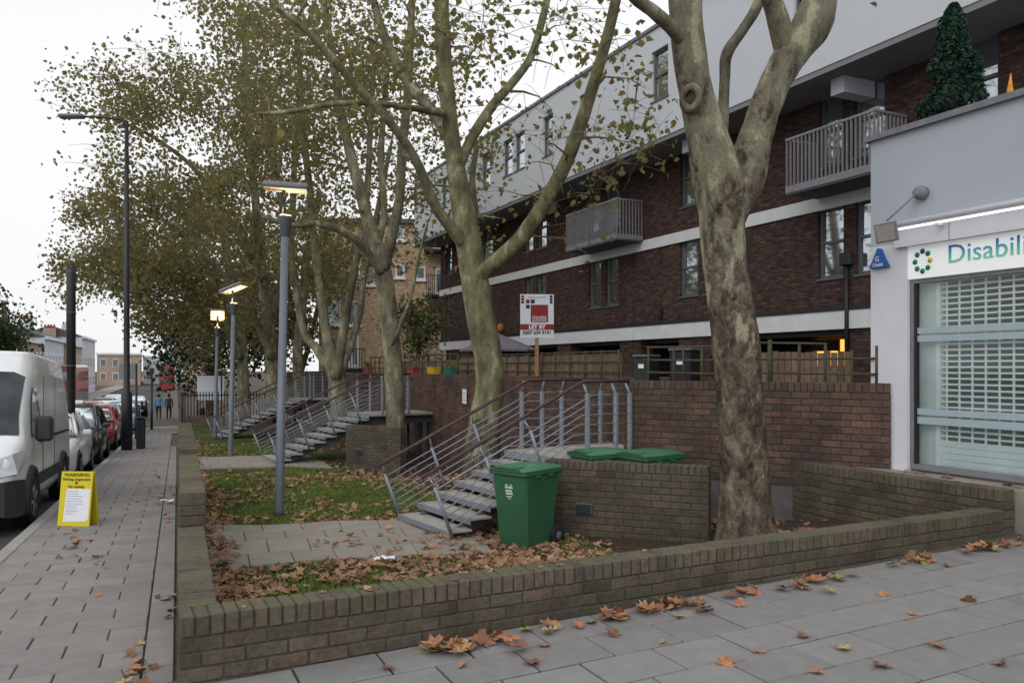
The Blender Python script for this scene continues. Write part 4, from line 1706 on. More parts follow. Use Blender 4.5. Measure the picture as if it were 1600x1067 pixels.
# black railings beyond the side road
fa_, fb_ = onprof(272, 652), onprof(305, 655)
rl = empty('iron_railing', fa_, 0, 'black iron railings along the far pavement behind the two walkers', 'railing')
for i in range(40):
    f = i / 39
    p = fs(49 + f * 12, .3, 0)
    p.z = prof(49 + f * 12)
    MB().tube([p, p + Vector((0, 0, 1.9))], .03, 5).build('bar', m_black, rl, True)
for h_ in (.25, 1.7):
    MB().tube([fs(49, .3, prof(49) + h_), fs(61, .3, prof(61) + h_)], .035, 5).build('rail', m_black, rl, True)
rl2 = empty('iron_railing', fs(48.6, .3, prof(48.6)), 0, 'black iron railings running right behind the notice board', 'railing')
for i in range(40):
    p = fs(48.7, .4 + i * .16, prof(48.7))
    MB().tube([p, p + Vector((0, 0, 1.9))], .03, 5).build('bar', m_black, rl2, True)
for h_ in (.25, 1.7):
    MB().tube([fs(48.7, .4, prof(49) + h_), fs(48.7, 7, prof(49) + h_)], .035, 5).build('rail', m_black, rl2, True)
# side road crossing the pavement
sr = MB()
sr.add([fs(38.5, -1.5, prof(38.5) + .006), fs(38.5, 30, prof(38.5) + .006), fs(45.5, 30, prof(45.5) + .006), fs(45.5, -1.5, prof(45.5) + .006)], [(0, 1, 2, 3)])
struct(sr.build('side_road', mat('side_asphalt', (.17, .17, .18), .9, .15, 8), keep=True))
sr = MB()
sr.add([fs(45.5, -1.5, prof(45.5) + .01), fs(45.5, 30, prof(45.5) + .01), fs(49, 30, prof(49) + .01), fs(49, -1.5, prof(49) + .01)], [(0, 1, 2, 3)])
struct(sr.build('far_corner_pavement', m_slab_path, keep=True))
# ------------------------------------------------------------------ trees
def bark_mat(name, zb, olive=(.155, .15, .105), brown=(.1, .081, .063), pale=(.30, .285, .2), soft=.8):
    t = NT(name)
    p = t.pos()
    sp = t.new('ShaderNodeSeparateXYZ')
    t.l.new(p, sp.inputs[0])
    mp = t.new('ShaderNodeMapping')
    mp.inputs['Scale'].default_value = (1, 1, .45)
    t.l.new(p, mp.inputs[0])
    n1 = t.noise(mp.outputs[0], 4.2, 5, .62)
    n2 = t.noise(mp.outputs[0], 8, 4, .6)
    oc = t.ramp(n1, [(.36, mix3(brown, 1.0)), (.42, mix3(olive, .72)), (.49, olive), (.56, mix3(olive, 1.12)), (.62, pale)])
    bc = t.ramp(n2, [(.3, mix3(brown, .45)), (.48, brown), (.58, mix3(brown, 1.5)), (.68, (.17, .14, .108))])
    h = t.math('ADD', t.math('DIVIDE', t.math('SUBTRACT', sp.outputs['Z'], zb), soft * 2), .5)
    h = t.math('ADD', h, t.math('MULTIPLY', t.math('SUBTRACT', n1, .5), 4.5))
    f = t.ramp(h, [(.35, (0, 0, 0)), (.6, (1, 1, 1))])
    c = t.mix(f, bc, oc)
    c = t.mix(1.0, c, t.ramp(t.noise(p, 40, 4), [(.3, (.75, .75, .75)), (.7, (1.2, 1.2, 1.2))]), 'MULTIPLY')
    t.col(c)
    vo = t.new('ShaderNodeTexVoronoi')
    vo.inputs['Scale'].default_value = 17
    mp2 = t.new('ShaderNodeMapping')
    mp2.inputs['Scale'].default_value = (1, 1, .55)
    nz = t.new('ShaderNodeTexNoise')
    nz.inputs['Scale'].default_value = 9
    t.l.new(p, nz.inputs['Vector'])
    va = t.new('ShaderNodeVectorMath', operation='ADD')
    t.l.new(p, va.inputs[0])
    vm = t.new('ShaderNodeVectorMath', operation='SCALE')
    vm.inputs['Scale'].default_value = .12
    t.l.new(nz.outputs['Color'], vm.inputs[0])
    t.l.new(vm.outputs[0], va.inputs[1])
    t.l.new(va.outputs[0], mp2.inputs[0])
    t.l.new(mp2.outputs[0], vo.inputs['Vector'])
    sc_ = t.new('ShaderNodeSeparateColor')
    t.l.new(vo.outputs['Color'], sc_.inputs[0])
    fl_ = t.ramp(sc_.outputs[0], [(0, (.6, .58, .58)), (.45, (.95, .93, .9)), (.75, (1.12, 1.1, 1.05)), (.9, (1.4, 1.32, 1.22))])
    fm_ = t.mix(f, (.9, .9, .9), (.18, .18, .18))
    c = t.mix(fm_, c, t.mix(1.0, c, fl_, 'MULTIPLY'))
    t.col(c)
    ed = t.ramp(vo.outputs['Distance'], [(.2, (1, 1, 1)), (.75, (0, 0, 0))])
    hb = t.mix(f, t.ramp(n2, [(.35, (0, 0, 0)), (.65, (1, 1, 1))]), t.ramp(n1, [(.4, (.4, .4, .4)), (.6, (.6, .6, .6))]))
    hb = t.mix(t.mix(f, (.55, .55, .55), (.08, .08, .08)), hb, ed)
    t.bump(hb, .85, .03)
    return t.set(.9, 0, .15)


def catmull(pts, sub):
    out = []
    P = [pts[0]] + list(pts) + [pts[-1]]
    for i in range(1, len(P) - 2):
        p0, p1, p2, p3 = P[i - 1], P[i], P[i + 1], P[i + 2]
        for k in range(sub):
            t = k / sub
            out.append(.5 * ((2 * p1) + (-p0 + p2) * t + (2 * p0 - 5 * p1 + 4 * p2 - p3) * t * t + (-p0 + 3 * p1 - 3 * p2 + p3) * t ** 3))
    out.append(P[-2])
    return out


def limb_pts(l, Y0, rk=1.0):
    out = []
    for (u, v, dY, r) in l:
        Y = Y0 + dY
        w = at(u, v, Y)
        out.append(Vector((w.x, w.y, w.z, r * rk / FPX * Y)))
    return out


def tube_disp(mb, P4, n, amp):
    """displaced limb: P4 = list of 4D points (pos, radius)"""
    b0 = len(mb.v)
    prev = None
    m = len(P4)
    for i, w in enumerate(P4):
        p = w.xyz
        q = P4[min(i + 1, m - 1)].xyz - P4[max(i - 1, 0)].xyz
        dd = q.normalized() if q.length > 1e-6 else Vector((0, 0, 1))
        if prev is None:
            x = dd.orthogonal().normalized()
        else:
            x = (prev - dd * prev.dot(dd)).normalized()
        prev = x
        y = dd.cross(x)
        for k in range(n):
            a = 2 * math.pi * k / n
            e = x * math.cos(a) + y * math.sin(a)
            s = p + e * w.w
            dsp = amp * w.w * (noise.noise(s * 2.4) * 1.3 + noise.noise(s * 7) * .5 + noise.noise(Vector((s.x * 22, s.y * 22, s.z * 9))) * .28)
            mb.v.append(tuple(s + e * dsp))
    for i in range(m - 1):
        for k in range(n):
            k2 = (k + 1) % n
            mb.f.append((b0 + i * n + k, b0 + i * n + k2, b0 + (i + 1) * n + k2, b0 + (i + 1) * n + k))
            mb.m.append(0)
            mb.sm.append(True)
    mb.f.append(tuple(b0 + k for k in range(n))[::-1])
    mb.f.append(tuple(b0 + (m - 1) * n + k for k in range(n)))
    mb.m += [0, 0]
    mb.sm += [False, False]


def tree(label, base, limbs, Y0, tips, nleaf, lsize, bark, leafm, amp=.09, sides=12, sub=5, spread=.38, twig=.012, name='plane_tree', twigm=None, ntw=5, rk=.88, grp='plane trees along the garden'):
    root = empty(name, base, 0, label, 'tree', grp)
    tr = MB()
    nodes = []
    for l in limbs:
        P = limb_pts(l, Y0, rk) if len(l[0]) == 4 else [Vector(x) for x in l]
        P = catmull(P, sub)
        tube_disp(tr, P, sides, amp)
        for w in P[1:]:
            nodes.append((w.xyz, w.w))
    bo = MB()
    ends = []
    if tips:
        cen = sum((Vector(n_[0]) for n_ in nodes), Vector()) / len(nodes)
        tips = sorted(tips, key=lambda q: min((q - n_[0]).length for n_ in nodes))
        pos = [n_[0] for n_ in nodes]
        rad = [n_[1] for n_ in nodes]
        for tpt in tips:
            arr = np.array([tuple(p) for p in pos])
            dv = np.array(tpt) - arr
            dist = np.sqrt((dv ** 2).sum(1))
            pen = dist + np.maximum(0, -dv[:, 2]) * .8 + (dist < .5) * 3
            i = int(pen.argmin())
            a = pos[i]
            L = (tpt - a).length
            r0 = min(rad[i] * .62, .012 + L * .016)
            up = Vector((0, 0, L * random.uniform(.05, .22)))
            side = Vector((random.gauss(0, 1), random.gauss(0, 1), random.gauss(0, .5))) * L * .09
            k = max(3, int(L / .45))
            pts, rr = [], []
            for j in range(k + 1):
                f = j / k
                w = a.lerp(tpt, f) + up * math.sin(f * math.pi) + side * math.sin(f * math.pi * 1.7)
                w += Vector((random.gauss(0, .03), random.gauss(0, .03), random.gauss(0, .03))) * (0 < j < k) * min(1, L)
                pts.append(w)
                rr.append(r0 * (1 - f) + twig * .5 * f)
            bo.tube(pts, rr, 5, caps=False)
            for j in range(1, k + 1):
                pos.append(pts[j])
                rad.append(rr[j])
            ends.append(tpt)
            ends += pts[max(1, k - 2):k]
            # side twigs
            for _ in range(ntw):
                f = random.uniform(.3, .98)
                w = pts[int(f * k)]
                e = w + Vector((random.gauss(0, .5), random.gauss(0, .5), random.gauss(-.05, .4)))
                bo.tube([w, w.lerp(e, .5) + Vector((0, 0, .06)), e], [twig * .6, twig * .5, twig * .3], 4, caps=False)
                ends.append(e)
    tr.build('trunk', bark, root, True)
    if bo.v:
        o = bo.build('branches', twigm or bark, root, True)
        o['kind'] = 'stuff'
    if nleaf:
        lv = MB()
        for _ in range(nleaf):
            c = random.choice(ends)
            if noise.noise(c * .9) < -.18:
                continue
            o_ = Vector((random.gauss(0, spread), random.gauss(0, spread), random.gauss(-.08, spread * .8)))
            leaf(lv, c + o_, lsize * random.uniform(.55, 1.35))
        o = lv.build('crown', leafm, root, True)
        o['kind'] = 'stuff'
    return root


def ell(cx, cy, cz, rx, ry, rz, n, shell=.45, zmin=-9, keep=None):
    out = []
    while len(out) < n:
        v = Vector((random.gauss(0, 1), random.gauss(0, 1), random.gauss(0, 1))).normalized() * random.random() ** shell
        p = Vector((cx + v.x * rx, cy + v.y * ry, cz + v.z * rz))
        lump = noise.noise(p * .33) + .5 * noise.noise(p * .8)
        if lump < -.22 or p.z < zmin:
            continue
        if keep and not keep(p):
            continue
        out.append(p)
    return out


def pix(p):
    return 800 + FPX * p.x / p.y, HOR + FPX * (CAMZ - p.z) / p.y


m_bark1 = bark_mat('bark_big_trunk', 3.4, soft=1.7)
m_bark2 = bark_mat('bark_leaning', .6, olive=(.165, .16, .09), soft=.5)
m_bark3 = bark_mat('bark_far', -.3, olive=(.175, .165, .11), brown=(.11, .085, .065), soft=.6)

# 1: the big trunk
Y1 = 8.0
tb = at(1167, 850, Y1)
tree('massive plane tree with brown flaking trunk forking behind the low wall', Vector((tb.x, tb.y, -.1)), [
    [(1168, 885, 0, 74), (1168, 850, 0, 66), (1167, 825, 0, 57), (1165, 790, 0, 50), (1161, 720, 0, 45), (1156, 620, 0, 43), (1146, 510, 0, 43.5), (1133, 410, 0, 42), (1130, 335, 0, 45), (1126, 290, 0, 49), (1112, 240, -.05, 42), (1093, 170, -.1, 34), (1080, 100, -.15, 31), (1072, 30, -.2, 31), (1066, -60, -.25, 30), (1050, -220, -.3, 26), (1020, -450, -.2, 18)],
    [(1138, 345, 0, 34), (1158, 285, .05, 42), (1180, 215, .1, 32), (1207, 140, .15, 30), (1240, 80, .2, 33), (1268, 38, .25, 37), (1283, -10, .3, 30), (1300, -100, .3, 28), (1340, -300, .5, 20), (1360, -500, .6, 12)],
    [(1232, 95, .2, 22), (1218, 40, .1, 21), (1205, -5, 0, 19), (1180, -120, -.3, 17), (1160, -300, -.5, 12)],
    [(1122, 260, .3, 12), (1128, 200, .45, 11), (1132, 130, .5, 10), (1136, 85, .5, 11), (1162, 45, .5, 10), (1185, 5, .5, 10), (1210, -80, .6, 9), (1230, -250, .8, 6)],
    [(1078, 75, -.15, 15), (1050, 45, -.35, 13), (1020, 18, -.5, 12), (985, -10, -.7, 11), (930, -90, -1, 9), (880, -200, -1.2, 6)],
], Y1, ell(2.0, 8.6, 8.2, 3.6, 3.0, 2.2, 45, zmin=5.6), 350, .13, m_bark1, m_plane, amp=.085, sides=40, sub=14, spread=.3, rk=.82)
# a knot scar on the big trunk's left limb
kc = at(1073, 163, Y1 - .09)
kn = MB()
for a in range(20):
    for b_ in range(8):
        A_, B_ = a * math.pi / 10, b_ * math.pi / 4
        r_ = .095 + .042 * math.cos(B_)
        kn.v.append((kc.x - .0 + r_ * .72 * math.cos(A_), kc.y - .17 + .06 * math.sin(B_) - .055 * math.cos(A_), kc.z + r_ * 1.1 * math.sin(A_)))
for a in range(20):
    for b_ in range(8):
        kn.f.append((a * 8 + b_, a * 8 + (b_ + 1) % 8, ((a + 1) % 20) * 8 + (b_ + 1) % 8, ((a + 1) % 20) * 8 + b_))
        kn.m.append(0)
        kn.sm.append(True)
big = [o for o in COL.objects if o.name.startswith('plane_tree')][0]
ko = kn.build('knot', m_bark1, big, True)
kd = MB()
kd.add([(kc.x + .06 * math.cos(i * math.pi / 6), kc.y - .165 - .05 * math.cos(i * math.pi / 6), kc.z + .09 * math.sin(i * math.pi / 6)) for i in range(12)], [tuple(range(12))])
kd.build('knot_hollow', m_earth, big, True)

# 2: the leaning trunk behind the first stair
Y2 = 15.0
tb = at(752, 770, Y2)
inview = lambda p: p.y > 9.5
tips2 = ell(-.9, 14.6, 8.0, 4.2, 3.6, 3.6, 75, zmin=4.2, keep=inview) + [at(u, v, 14.0 + random.uniform(-1.5, 1.5)) for (u, v) in ((880, 330), (905, 395), (960, 215), (1005, 240), (985, 150), (1030, 120), (860, 230), (800, 300), (830, 250), (940, 300), (760, 60), (840, 40), (900, 60), (790, 340), (1040, 250), (960, 60), (920, 180))]
tree('plane tree with smooth olive leaning trunk right behind the nearest stair', Vector((tb.x, tb.y, -.7)), [
    [(750, 800, 0, 40), (752, 740, 0, 36), (757, 660, 0, 30), (766, 600, 0, 27), (763, 560, 0, 27), (752, 500, 0, 27), (742, 440, 0, 26), (732, 380, 0, 24), (722, 320, 0, 21), (712, 260, 0, 17), (704, 200, 0, 15), (696, 120, 0, 15), (691, 40, 0, 14), (690, -40, 0, 13), (694, -160, .2, 11), (690, -330, .3, 7)],
    [(748, 430, -.1, 15), (780, 405, -.3, 15), (812, 375, -.5, 15), (850, 318, -.8, 14), (884, 255, -1.1, 13), (912, 180, -1.4, 12), (934, 110, -1.7, 11), (956, 30, -2, 10), (970, -50, -2.2, 9), (985, -200, -2.5, 5)],
    [(724, 380, -.1, 13), (702, 352, -.3, 11), (680, 322, -.5, 10), (655, 262, -.8, 9), (632, 222, -1, 9), (600, 180, -1.3, 8), (560, 138, -1.6, 7.5), (520, 92, -1.9, 7), (482, 52, -2.1, 6), (430, 10, -2.4, 4)],
    [(712, 270, .1, 9), (738, 215, .4, 10), (770, 165, .8, 9), (800, 130, 1.1, 8), (830, 88, 1.4, 7), (850, 20, 1.7, 7), (865, -60, 2, 6), (880, -180, 2.2, 4)],
    [(702, 215, .1, 12), (668, 165, .6, 10), (638, 130, 1, 9), (614, 85, 1.3, 8), (592, 30, 1.5, 7), (575, -40, 1.8, 6), (560, -150, 2, 4)],
    [(694, 178, -.2, 7), (650, 170, -.6, 6), (590, 162, -1, 5), (520, 163, -1.3, 5), (450, 175, -1.5, 4), (400, 178, -1.7, 3)],
    [(733, 385, .4, 7), (742, 340, .6, 7), (738, 280, .8, 6), (745, 230, 1.0, 5)],
], Y2, tips2, 2200, .115, m_bark2, m_plane, amp=.05, rk=.84, sides=20, sub=8, spread=.24, twig=.009)

# 3: the slim trunk
Y3 = 20.9
tb = at(618, 700, Y3)
tips3 = ell(-3.6, 20.5, 9.2, 5.2, 4.5, 4.6, 120, zmin=4.4)
tree('slim plane tree rising behind the far bin store wall', Vector((tb.x, tb.y, -.9)), [
    [(618, 735, 0, 19), (618, 680, 0, 17), (616, 600, 0, 16.5), (610, 520, 0, 16), (603, 450, 0, 16), (592, 400, 0, 15), (575, 345, .2, 11), (560, 290, .4, 10), (545, 230, .6, 9), (530, 160, .8, 8), (518, 80, 1, 7), (505, 0, 1.2, 6), (495, -90, 1.3, 4)],
    [(598, 420, -.1, 12), (612, 370, -.3, 10), (624, 310, -.5, 9), (628, 240, -.7, 8), (636, 160, -.9, 8), (640, 80, -1, 7), (644, 0, -1.2, 6), (650, -100, -1.4, 4)],
    [(596, 425, -.2, 8), (575, 395, -.5, 7), (552, 372, -.8, 7), (525, 357, -1, 6.5), (490, 350, -1.2, 6), (455, 352, -1.4, 5), (410, 338, -1.6, 4)],
    [(588, 395, .2, 6), (600, 330, .6, 6), (595, 250, .9, 6), (600, 170, 1.1, 5), (610, 60, 1.3, 4)],
    [(612, 540, -.2, 3), (640, 470, -.5, 3), (655, 400, -.6, 2.5), (668, 350, -.7, 2)],
], Y3, tips3, 6200, .12, m_bark3, m_plane, amp=.05, sides=16, sub=6, spread=.3, twig=.011)

# 4 to 8: farther trees
def far_tree(u, vb, Y, stems, tips, nleaf, ls, label, leafm=m_plane_far, bark=m_bark3, **k):
    tb = at(u, vb, Y)
    return tree(label, tb, stems, Y, tips, nleaf, ls, bark, leafm, sides=12, sub=4, **k)


far_tree(528, 650, 27, [
    [(530, 660, 0, 17), (528, 610, 0, 15), (520, 570, 0, 14), (510, 520, .2, 9), (500, 450, .5, 8), (492, 380, .8, 7), (482, 280, 1, 6), (470, 160, 1.2, 5), (465, 40, 1.4, 4)],
    [(524, 590, -.2, 10), (535, 530, -.4, 8), (545, 470, -.6, 7), (558, 400, -.8, 6.5), (572, 320, -1, 6), (578, 220, -1, 5), (585, 100, -1, 4)],
    [(526, 600, .2, 9), (545, 545, .6, 7), (562, 490, 1, 6), (570, 420, 1.4, 5.5), (590, 330, 1.7, 5), (610, 230, 2, 4)],
    [(515, 575, .2, 9), (495, 545, .5, 8), (475, 520, .8, 7), (462, 450, 1, 6), (450, 370, 1.2, 6), (430, 260, 1.4, 5), (420, 130, 1.6, 4)],
], ell(-6.5, 27, 9.5, 6.0, 4.5, 6.0, 150, zmin=3.8), 11500, .13, 'many-stemmed plane tree above the middle stair landing', spread=.32)
far_tree(428, 660, 33, [
    [(430, 660, 0, 15), (428, 600, 0, 13), (422, 530, 0, 11), (412, 450, .3, 9), (405, 370, .6, 8), (395, 270, .9, 6), (385, 140, 1.2, 5), (380, 20, 1.3, 4)],
    [(425, 560, -.3, 8), (400, 500, -.8, 7), (375, 460, -1.2, 6), (340, 420, -1.6, 5), (300, 380, -2, 4), (250, 340, -2.4, 3.5), (200, 310, -2.7, 2.5)],
    [(420, 500, .3, 8), (440, 440, .6, 7), (455, 360, .8, 6), (460, 260, 1, 5), (470, 120, 1.2, 4)],
    [(412, 440, -.3, 6), (380, 380, -1, 5), (345, 320, -1.5, 4.5), (300, 260, -2, 4), (240, 215, -2.4, 3), (190, 190, -2.6, 2)],
    [(470, 640, .5, 10), (465, 560, .8, 9), (472, 480, 1, 8), (480, 400, 1.3, 7), (500, 300, 1.6, 5)],
], ell(-11.2, 31.0, 10.2, 6.6, 5.0, 7.2, 230, zmin=3.6, keep=lambda p: pix(p)[0] > 118 + random.gauss(0, 22)), 25000, .135, 'broad plane tree spreading over the street behind the tall lamp', spread=.34)
far_tree(380, 650, 41, [
    [(382, 655, 0, 12), (380, 590, 0, 10), (375, 520, 0, 9), (362, 440, .3, 7), (345, 350, .6, 5), (330, 260, 1, 4)],
    [(377, 560, -.3, 7), (345, 500, -1, 6), (305, 455, -1.5, 5), (255, 425, -2, 4), (200, 400, -2.4, 3), (140, 385, -2.6, 2)],
    [(374, 540, .3, 6), (390, 470, .6, 5), (400, 380, 1, 4)],
], ell(-17.6, 39.0, 6.9, 6.4, 6.0, 4.0, 190, zmin=3.0, keep=lambda p: pix(p)[0] > 85 and (pix(p)[1] < 470 or pix(p)[0] > 205)), 24000, .15, 'plane tree with low foliage hanging out over the parked cars', spread=.34)
far_tree(330, 640, 58, [
    [(330, 650, 0, 8), (328, 600, 0, 7), (322, 540, 0, 5), (315, 480, .4, 4)],
    [(328, 600, .3, 5), (345, 540, .6, 4), (360, 490, .8, 3)],
], ell(-22.0, 58, 3.9, 6.0, 5, 4.6, 110, zmin=.3, keep=lambda p: pix(p)[0] > 228), 9000, .26, 'dark evergreen tree mass behind the notice board', m_evergreen, spread=.7, grp='far trees', name='evergreen_tree')
far_tree(470, 640, 48, [
    [(470, 650, 0, 8), (468, 590, 0, 7), (460, 520, 0, 5), (450, 440, .4, 4), (440, 330, .5, 3)],
    [(468, 590, .3, 5), (485, 530, .6, 4), (500, 460, .8, 3)],
], ell(-15.0, 46, 6.2, 6.4, 3.5, 5.2, 150, zmin=1.6), 15000, .2, 'far plane tree filling the gap behind the trunks', spread=.7, grp='far trees')
far_tree(15, 600, 62, [[(15, 610, 0, 6), (12, 540, 0, 5), (5, 470, 0, 4)], [(12, 560, .3, 4), (-15, 500, .5, 3)]],
         ell(-40.8, 62, 3.6, 3.0, 3.0, 5.2, 80, zmin=-.5), 8000, .26, 'dark green tree across the road at the left edge', leaf_mat('left_tree', [(0, (.025, .045, .02)), (.5, (.045, .07, .03)), (1, (.07, .09, .04))]), spread=.6, grp='far trees')
far_tree(655, 600, 34, [[(655, 590, 0, 4), (652, 540, 0, 3), (645, 490, 0, 2.5), (640, 460, 0, 2)], [(653, 550, 0, 3), (668, 510, .2, 2), (675, 480, .3, 2)]],
         ell(-3.9, 34, 3.3, 1.35, 1.2, 1.6, 45, zmin=1.4), 2600, .13, 'small green and orange garden tree in front of the tan flats',
         leaf_mat('garden_tree_leaves', [(0, (.07, .12, .04)), (.5, (.11, .17, .06)), (.82, (.17, .19, .08)), (.93, (.3, .14, .05)), (1, (.2, .2, .15))]), spread=.22, twig=.008, grp='far trees', name='garden_tree')

# ------------------------------------------------------------------ grass and fallen leaves
m_grass = leaf_mat('grass_blades', [(0, (.09, .145, .03)), (.5, (.145, .205, .045)), (.85, (.19, .235, .06)), (1, (.24, .22, .09))], .7, .2)
def in_quad(x, y, Q):
    s = None
    for i in range(4):
        a, b = Q[i], Q[(i + 1) % 4]
        c = (b.x - a.x) * (y - a.y) - (b.y - a.y) * (x - a.x)
        if s is None:
            s = c > 0
        elif (c > 0) != s:
            return False
    return True


def litter(x, y):            # 0..1 how thickly leaves lie
    s_, t_ = to_st(x, y)
    p_, q_ = to_pq(x, y)
    v = .17 + .55 * noise.noise(Vector((x * .55, y * .55, 3))) + .35 * noise.noise(Vector((x * 1.7, y * 1.7, 7)))
    v += 1.1 * math.exp(-((t_ - .3) / .35) ** 2)
    d1 = math.hypot(x + .6, y - 10.4)
    v += .95 * math.exp(-(d1 / 1.5) ** 2)
    d2 = math.hypot(x + 1.3, y - 8.7)
    v += .35 * math.exp(-(d2 / 1.2) ** 2)
    v += .5 * math.exp(-((x - .3) ** 2 + (y - 8.2) ** 2) / .9)
    if p_ < 7.6 and x < .2:
        v -= .55 * (1 - math.exp(-(t_ / 1.0) ** 2))
    v += .55 * math.exp(-((x + 2.6) / 2.2) ** 2 - ((y - 18) / 1.8) ** 2)
    return v


def garden_pts(n, ymax):
    k = 0
    while k < n:
        Y = 4.9 + (ymax - 4.9) * random.random() ** 1.7
        x = random.uniform(-.5, .42) * Y - .2
        s_, t_ = to_st(x, Y)
        p_, q_ = to_pq(x, Y)
        if t_ < .24 or p_ < 5.25 or q_ > 7.4:
            continue
        k += 1
        yield x, Y


gr = MB()
for x, y in garden_pts(85000, 26):
    if in_quad(x, y, path1) or in_quad(x, y, path2):
        continue
    s_, t_ = to_st(x, y)
    p_, q_ = to_pq(x, y)
    if litter(x, y) > .9 or q_ > 5.2 or t_ < .5:
        continue
    z = gn(x, y)
    h = random.uniform(.025, .065)
    a = random.uniform(0, 6.28)
    w = .006 + .0006 * y
    lx, ly = random.gauss(0, .025), random.gauss(0, .025)
    gr.add([(x - w * math.cos(a), y - w * math.sin(a), z - .01), (x + w * math.cos(a), y + w * math.sin(a), z - .01), (x + lx, y + ly, z + h)], [(0, 1, 2)])
o = gr.build('grass', m_grass)
tag(o, 'short green grass growing through the fallen leaves in the garden', 'grass', kind='stuff')

lt = MB()
for x, y in garden_pts(30000, 30):
    v = litter(x, y)
    onp = in_quad(x, y, path1) or in_quad(x, y, path2)
    if onp:
        v = v * .42 - .16
    if random.random() > min(1, max(0, v - .12) * 1.15):
        continue
    z = gn(x, y) + (.052 if onp else .012) + random.random() * .03
    leaf(lt, Vector((x, y, z)), random.uniform(.06, .12), simple=False, flat=random.random() < .75)
o = lt.build('leaf_litter', m_dead)
tag(o, 'thick litter of brown fallen leaves over the garden grass', 'fallen leaves', kind='stuff')

# single leaves lying on the paving and walls
leafvar = []
for k in range(14):
    mb = MB()
    leaf(mb, Vector((0, 0, .008)), .15, simple=False, flat=True)
    stl = [Vector((0, 0, .008)), Vector((random.uniform(.02, .05), -.06, .012)), Vector((random.uniform(.03, .1), -.12, .004))]
    mb.tube(stl, .0022, 4)
    nm_ = ['leaf_brown', 'leaf_brown', 'leaf_orange', 'leaf_brown', 'leaf_orange', 'leaf_tan', 'leaf_green'][k % 7]
    if nm_ not in bpy.data.materials:
        mat(nm_, {'leaf_brown': (.2, .1, .06), 'leaf_orange': (.36, .17, .09), 'leaf_tan': (.36, .27, .13), 'leaf_green': (.19, .22, .07)}[nm_], .75, .35, 25, .3, 90)
    o = mb.build('l', bpy.data.materials[nm_], keep=True)
    leafvar.append(o.data)
    bpy.data.objects.remove(o)


def drop(loc, group, label, sc=1.0):
    i = random.choice((0, 1, 2, 3, 4, 5, 7, 8, 9, 10, 11, 12, 2, 4, 9, 11)) if random.random() < .88 else random.choice((6, 13, 5, 12))
    cw = leafvar[i].materials[0].name.split('_')[1]
    label = cw + ' ' + label.replace('brown ', '')
    o = share('fallen_leaf', leafvar[i], None, loc, (random.gauss(0, .16), random.gauss(0, .16), random.uniform(0, 6.28)), (sc * .82,) * 3)
    tag(o, label, 'leaf', group)


def onfront(u, v):
    k = (u - 800) / FPX
    Y = 3.0
    while Y < 12:
        if CAMZ + (HOR - v) / FPX * Y < zf(to_pq(k * Y, Y)[1]):
            break
        Y += .01
    return k * Y, Y


clus = [(690, 1010, 45, 14, 26), (770, 1005, 30, 10, 8), (1045, 945, 60, 10, 26), (1270, 908, 35, 12, 16), (1400, 868, 45, 8, 14), (1490, 850, 40, 8, 18), (1560, 832, 30, 5, 12), (925, 950, 22, 10, 9), (850, 985, 40, 12, 6), (1180, 920, 60, 8, 8)]
for (u, v, du, dv, n) in clus:
    for _ in range(n):
        uu, vv = u + random.gauss(0, du * .6), v + random.gauss(0, dv * .55)
        x, y = onfront(uu, vv)
        p_, q_ = to_pq(x, y)
        if p_ > 4.76:
            p_ = 4.76 - random.random() * .12
            w = fb(p_, q_)
            x, y = w.x, w.y
        drop(Vector((x, y, zf(q_) + .006 + random.random() * .03)), 'leaves drifted along the low front wall', 'fallen plane leaf drifted against the foot of the long front wall', random.uniform(.5, 1.15))
for (u, v) in ((722, 1041), (830, 1038), (958, 993), (1033, 1005), (1253, 997), (1316, 1015), (1378, 1043), (1465, 1011), (1565, 1040), (1278, 1053), (1186, 1019), (1135, 1036), (1480, 885), (925, 975), (1060, 965), (1380, 930), (1425, 960), (850, 1010), (605, 1045), (1515, 940)):
    x, y = onfront(u, v)
    drop(Vector((x, y, zf(to_pq(x, y)[1]) + .004)), 'leaves scattered on the corner paving', 'single fallen plane leaf lying on the open grey slabs of the corner pavement', random.uniform(.55, 1.0))
for k in range(85):
    u, v = random.choice(((120, 835, 60, 6), (262, 775, 10, 22), (268, 930, 6, 60), (262, 790, 8, 14), (150, 880, 90, 60), (235, 760, 25, 20), (215, 1055, 80, 12), (110, 850, 40, 60)))[:2]
    u, v = u + random.gauss(0, 12), v + random.gauss(0, 22)
    w = onprof(u, v)
    s_, t_ = to_st(w.x, w.y)
    if t_ > -.03 or t_ < TK:
        continue
    drop(Vector((w.x, w.y, w.z + .008)), 'leaves on the street pavement', 'fallen leaf on the street pavement between the kerb and the garden wall', random.uniform(.4, .8))
for k in range(26):
    f = random.random()
    w = WL.lerp(WR, f)
    drop(Vector((w.x, w.y, .305)) + fb(random.uniform(.03, .18), 0), 'leaves on the wall tops', 'small fallen leaf resting on the mossy top of the front wall', random.uniform(.2, .45)) if f < .45 else None
for (u, v) in ((1410, 738), (1425, 742), (1440, 737), (1455, 742), (1470, 741), (1572, 757), (1585, 760), (1480, 745)):
    p_, z_ = fac(u, v, 8.12)
    drop(fb(p_, 8.12 + random.uniform(-.1, .1), .48), 'leaves on the shop ledge', 'brown fallen leaf lying on the ledge under the shop window', random.uniform(.7, 1.0))

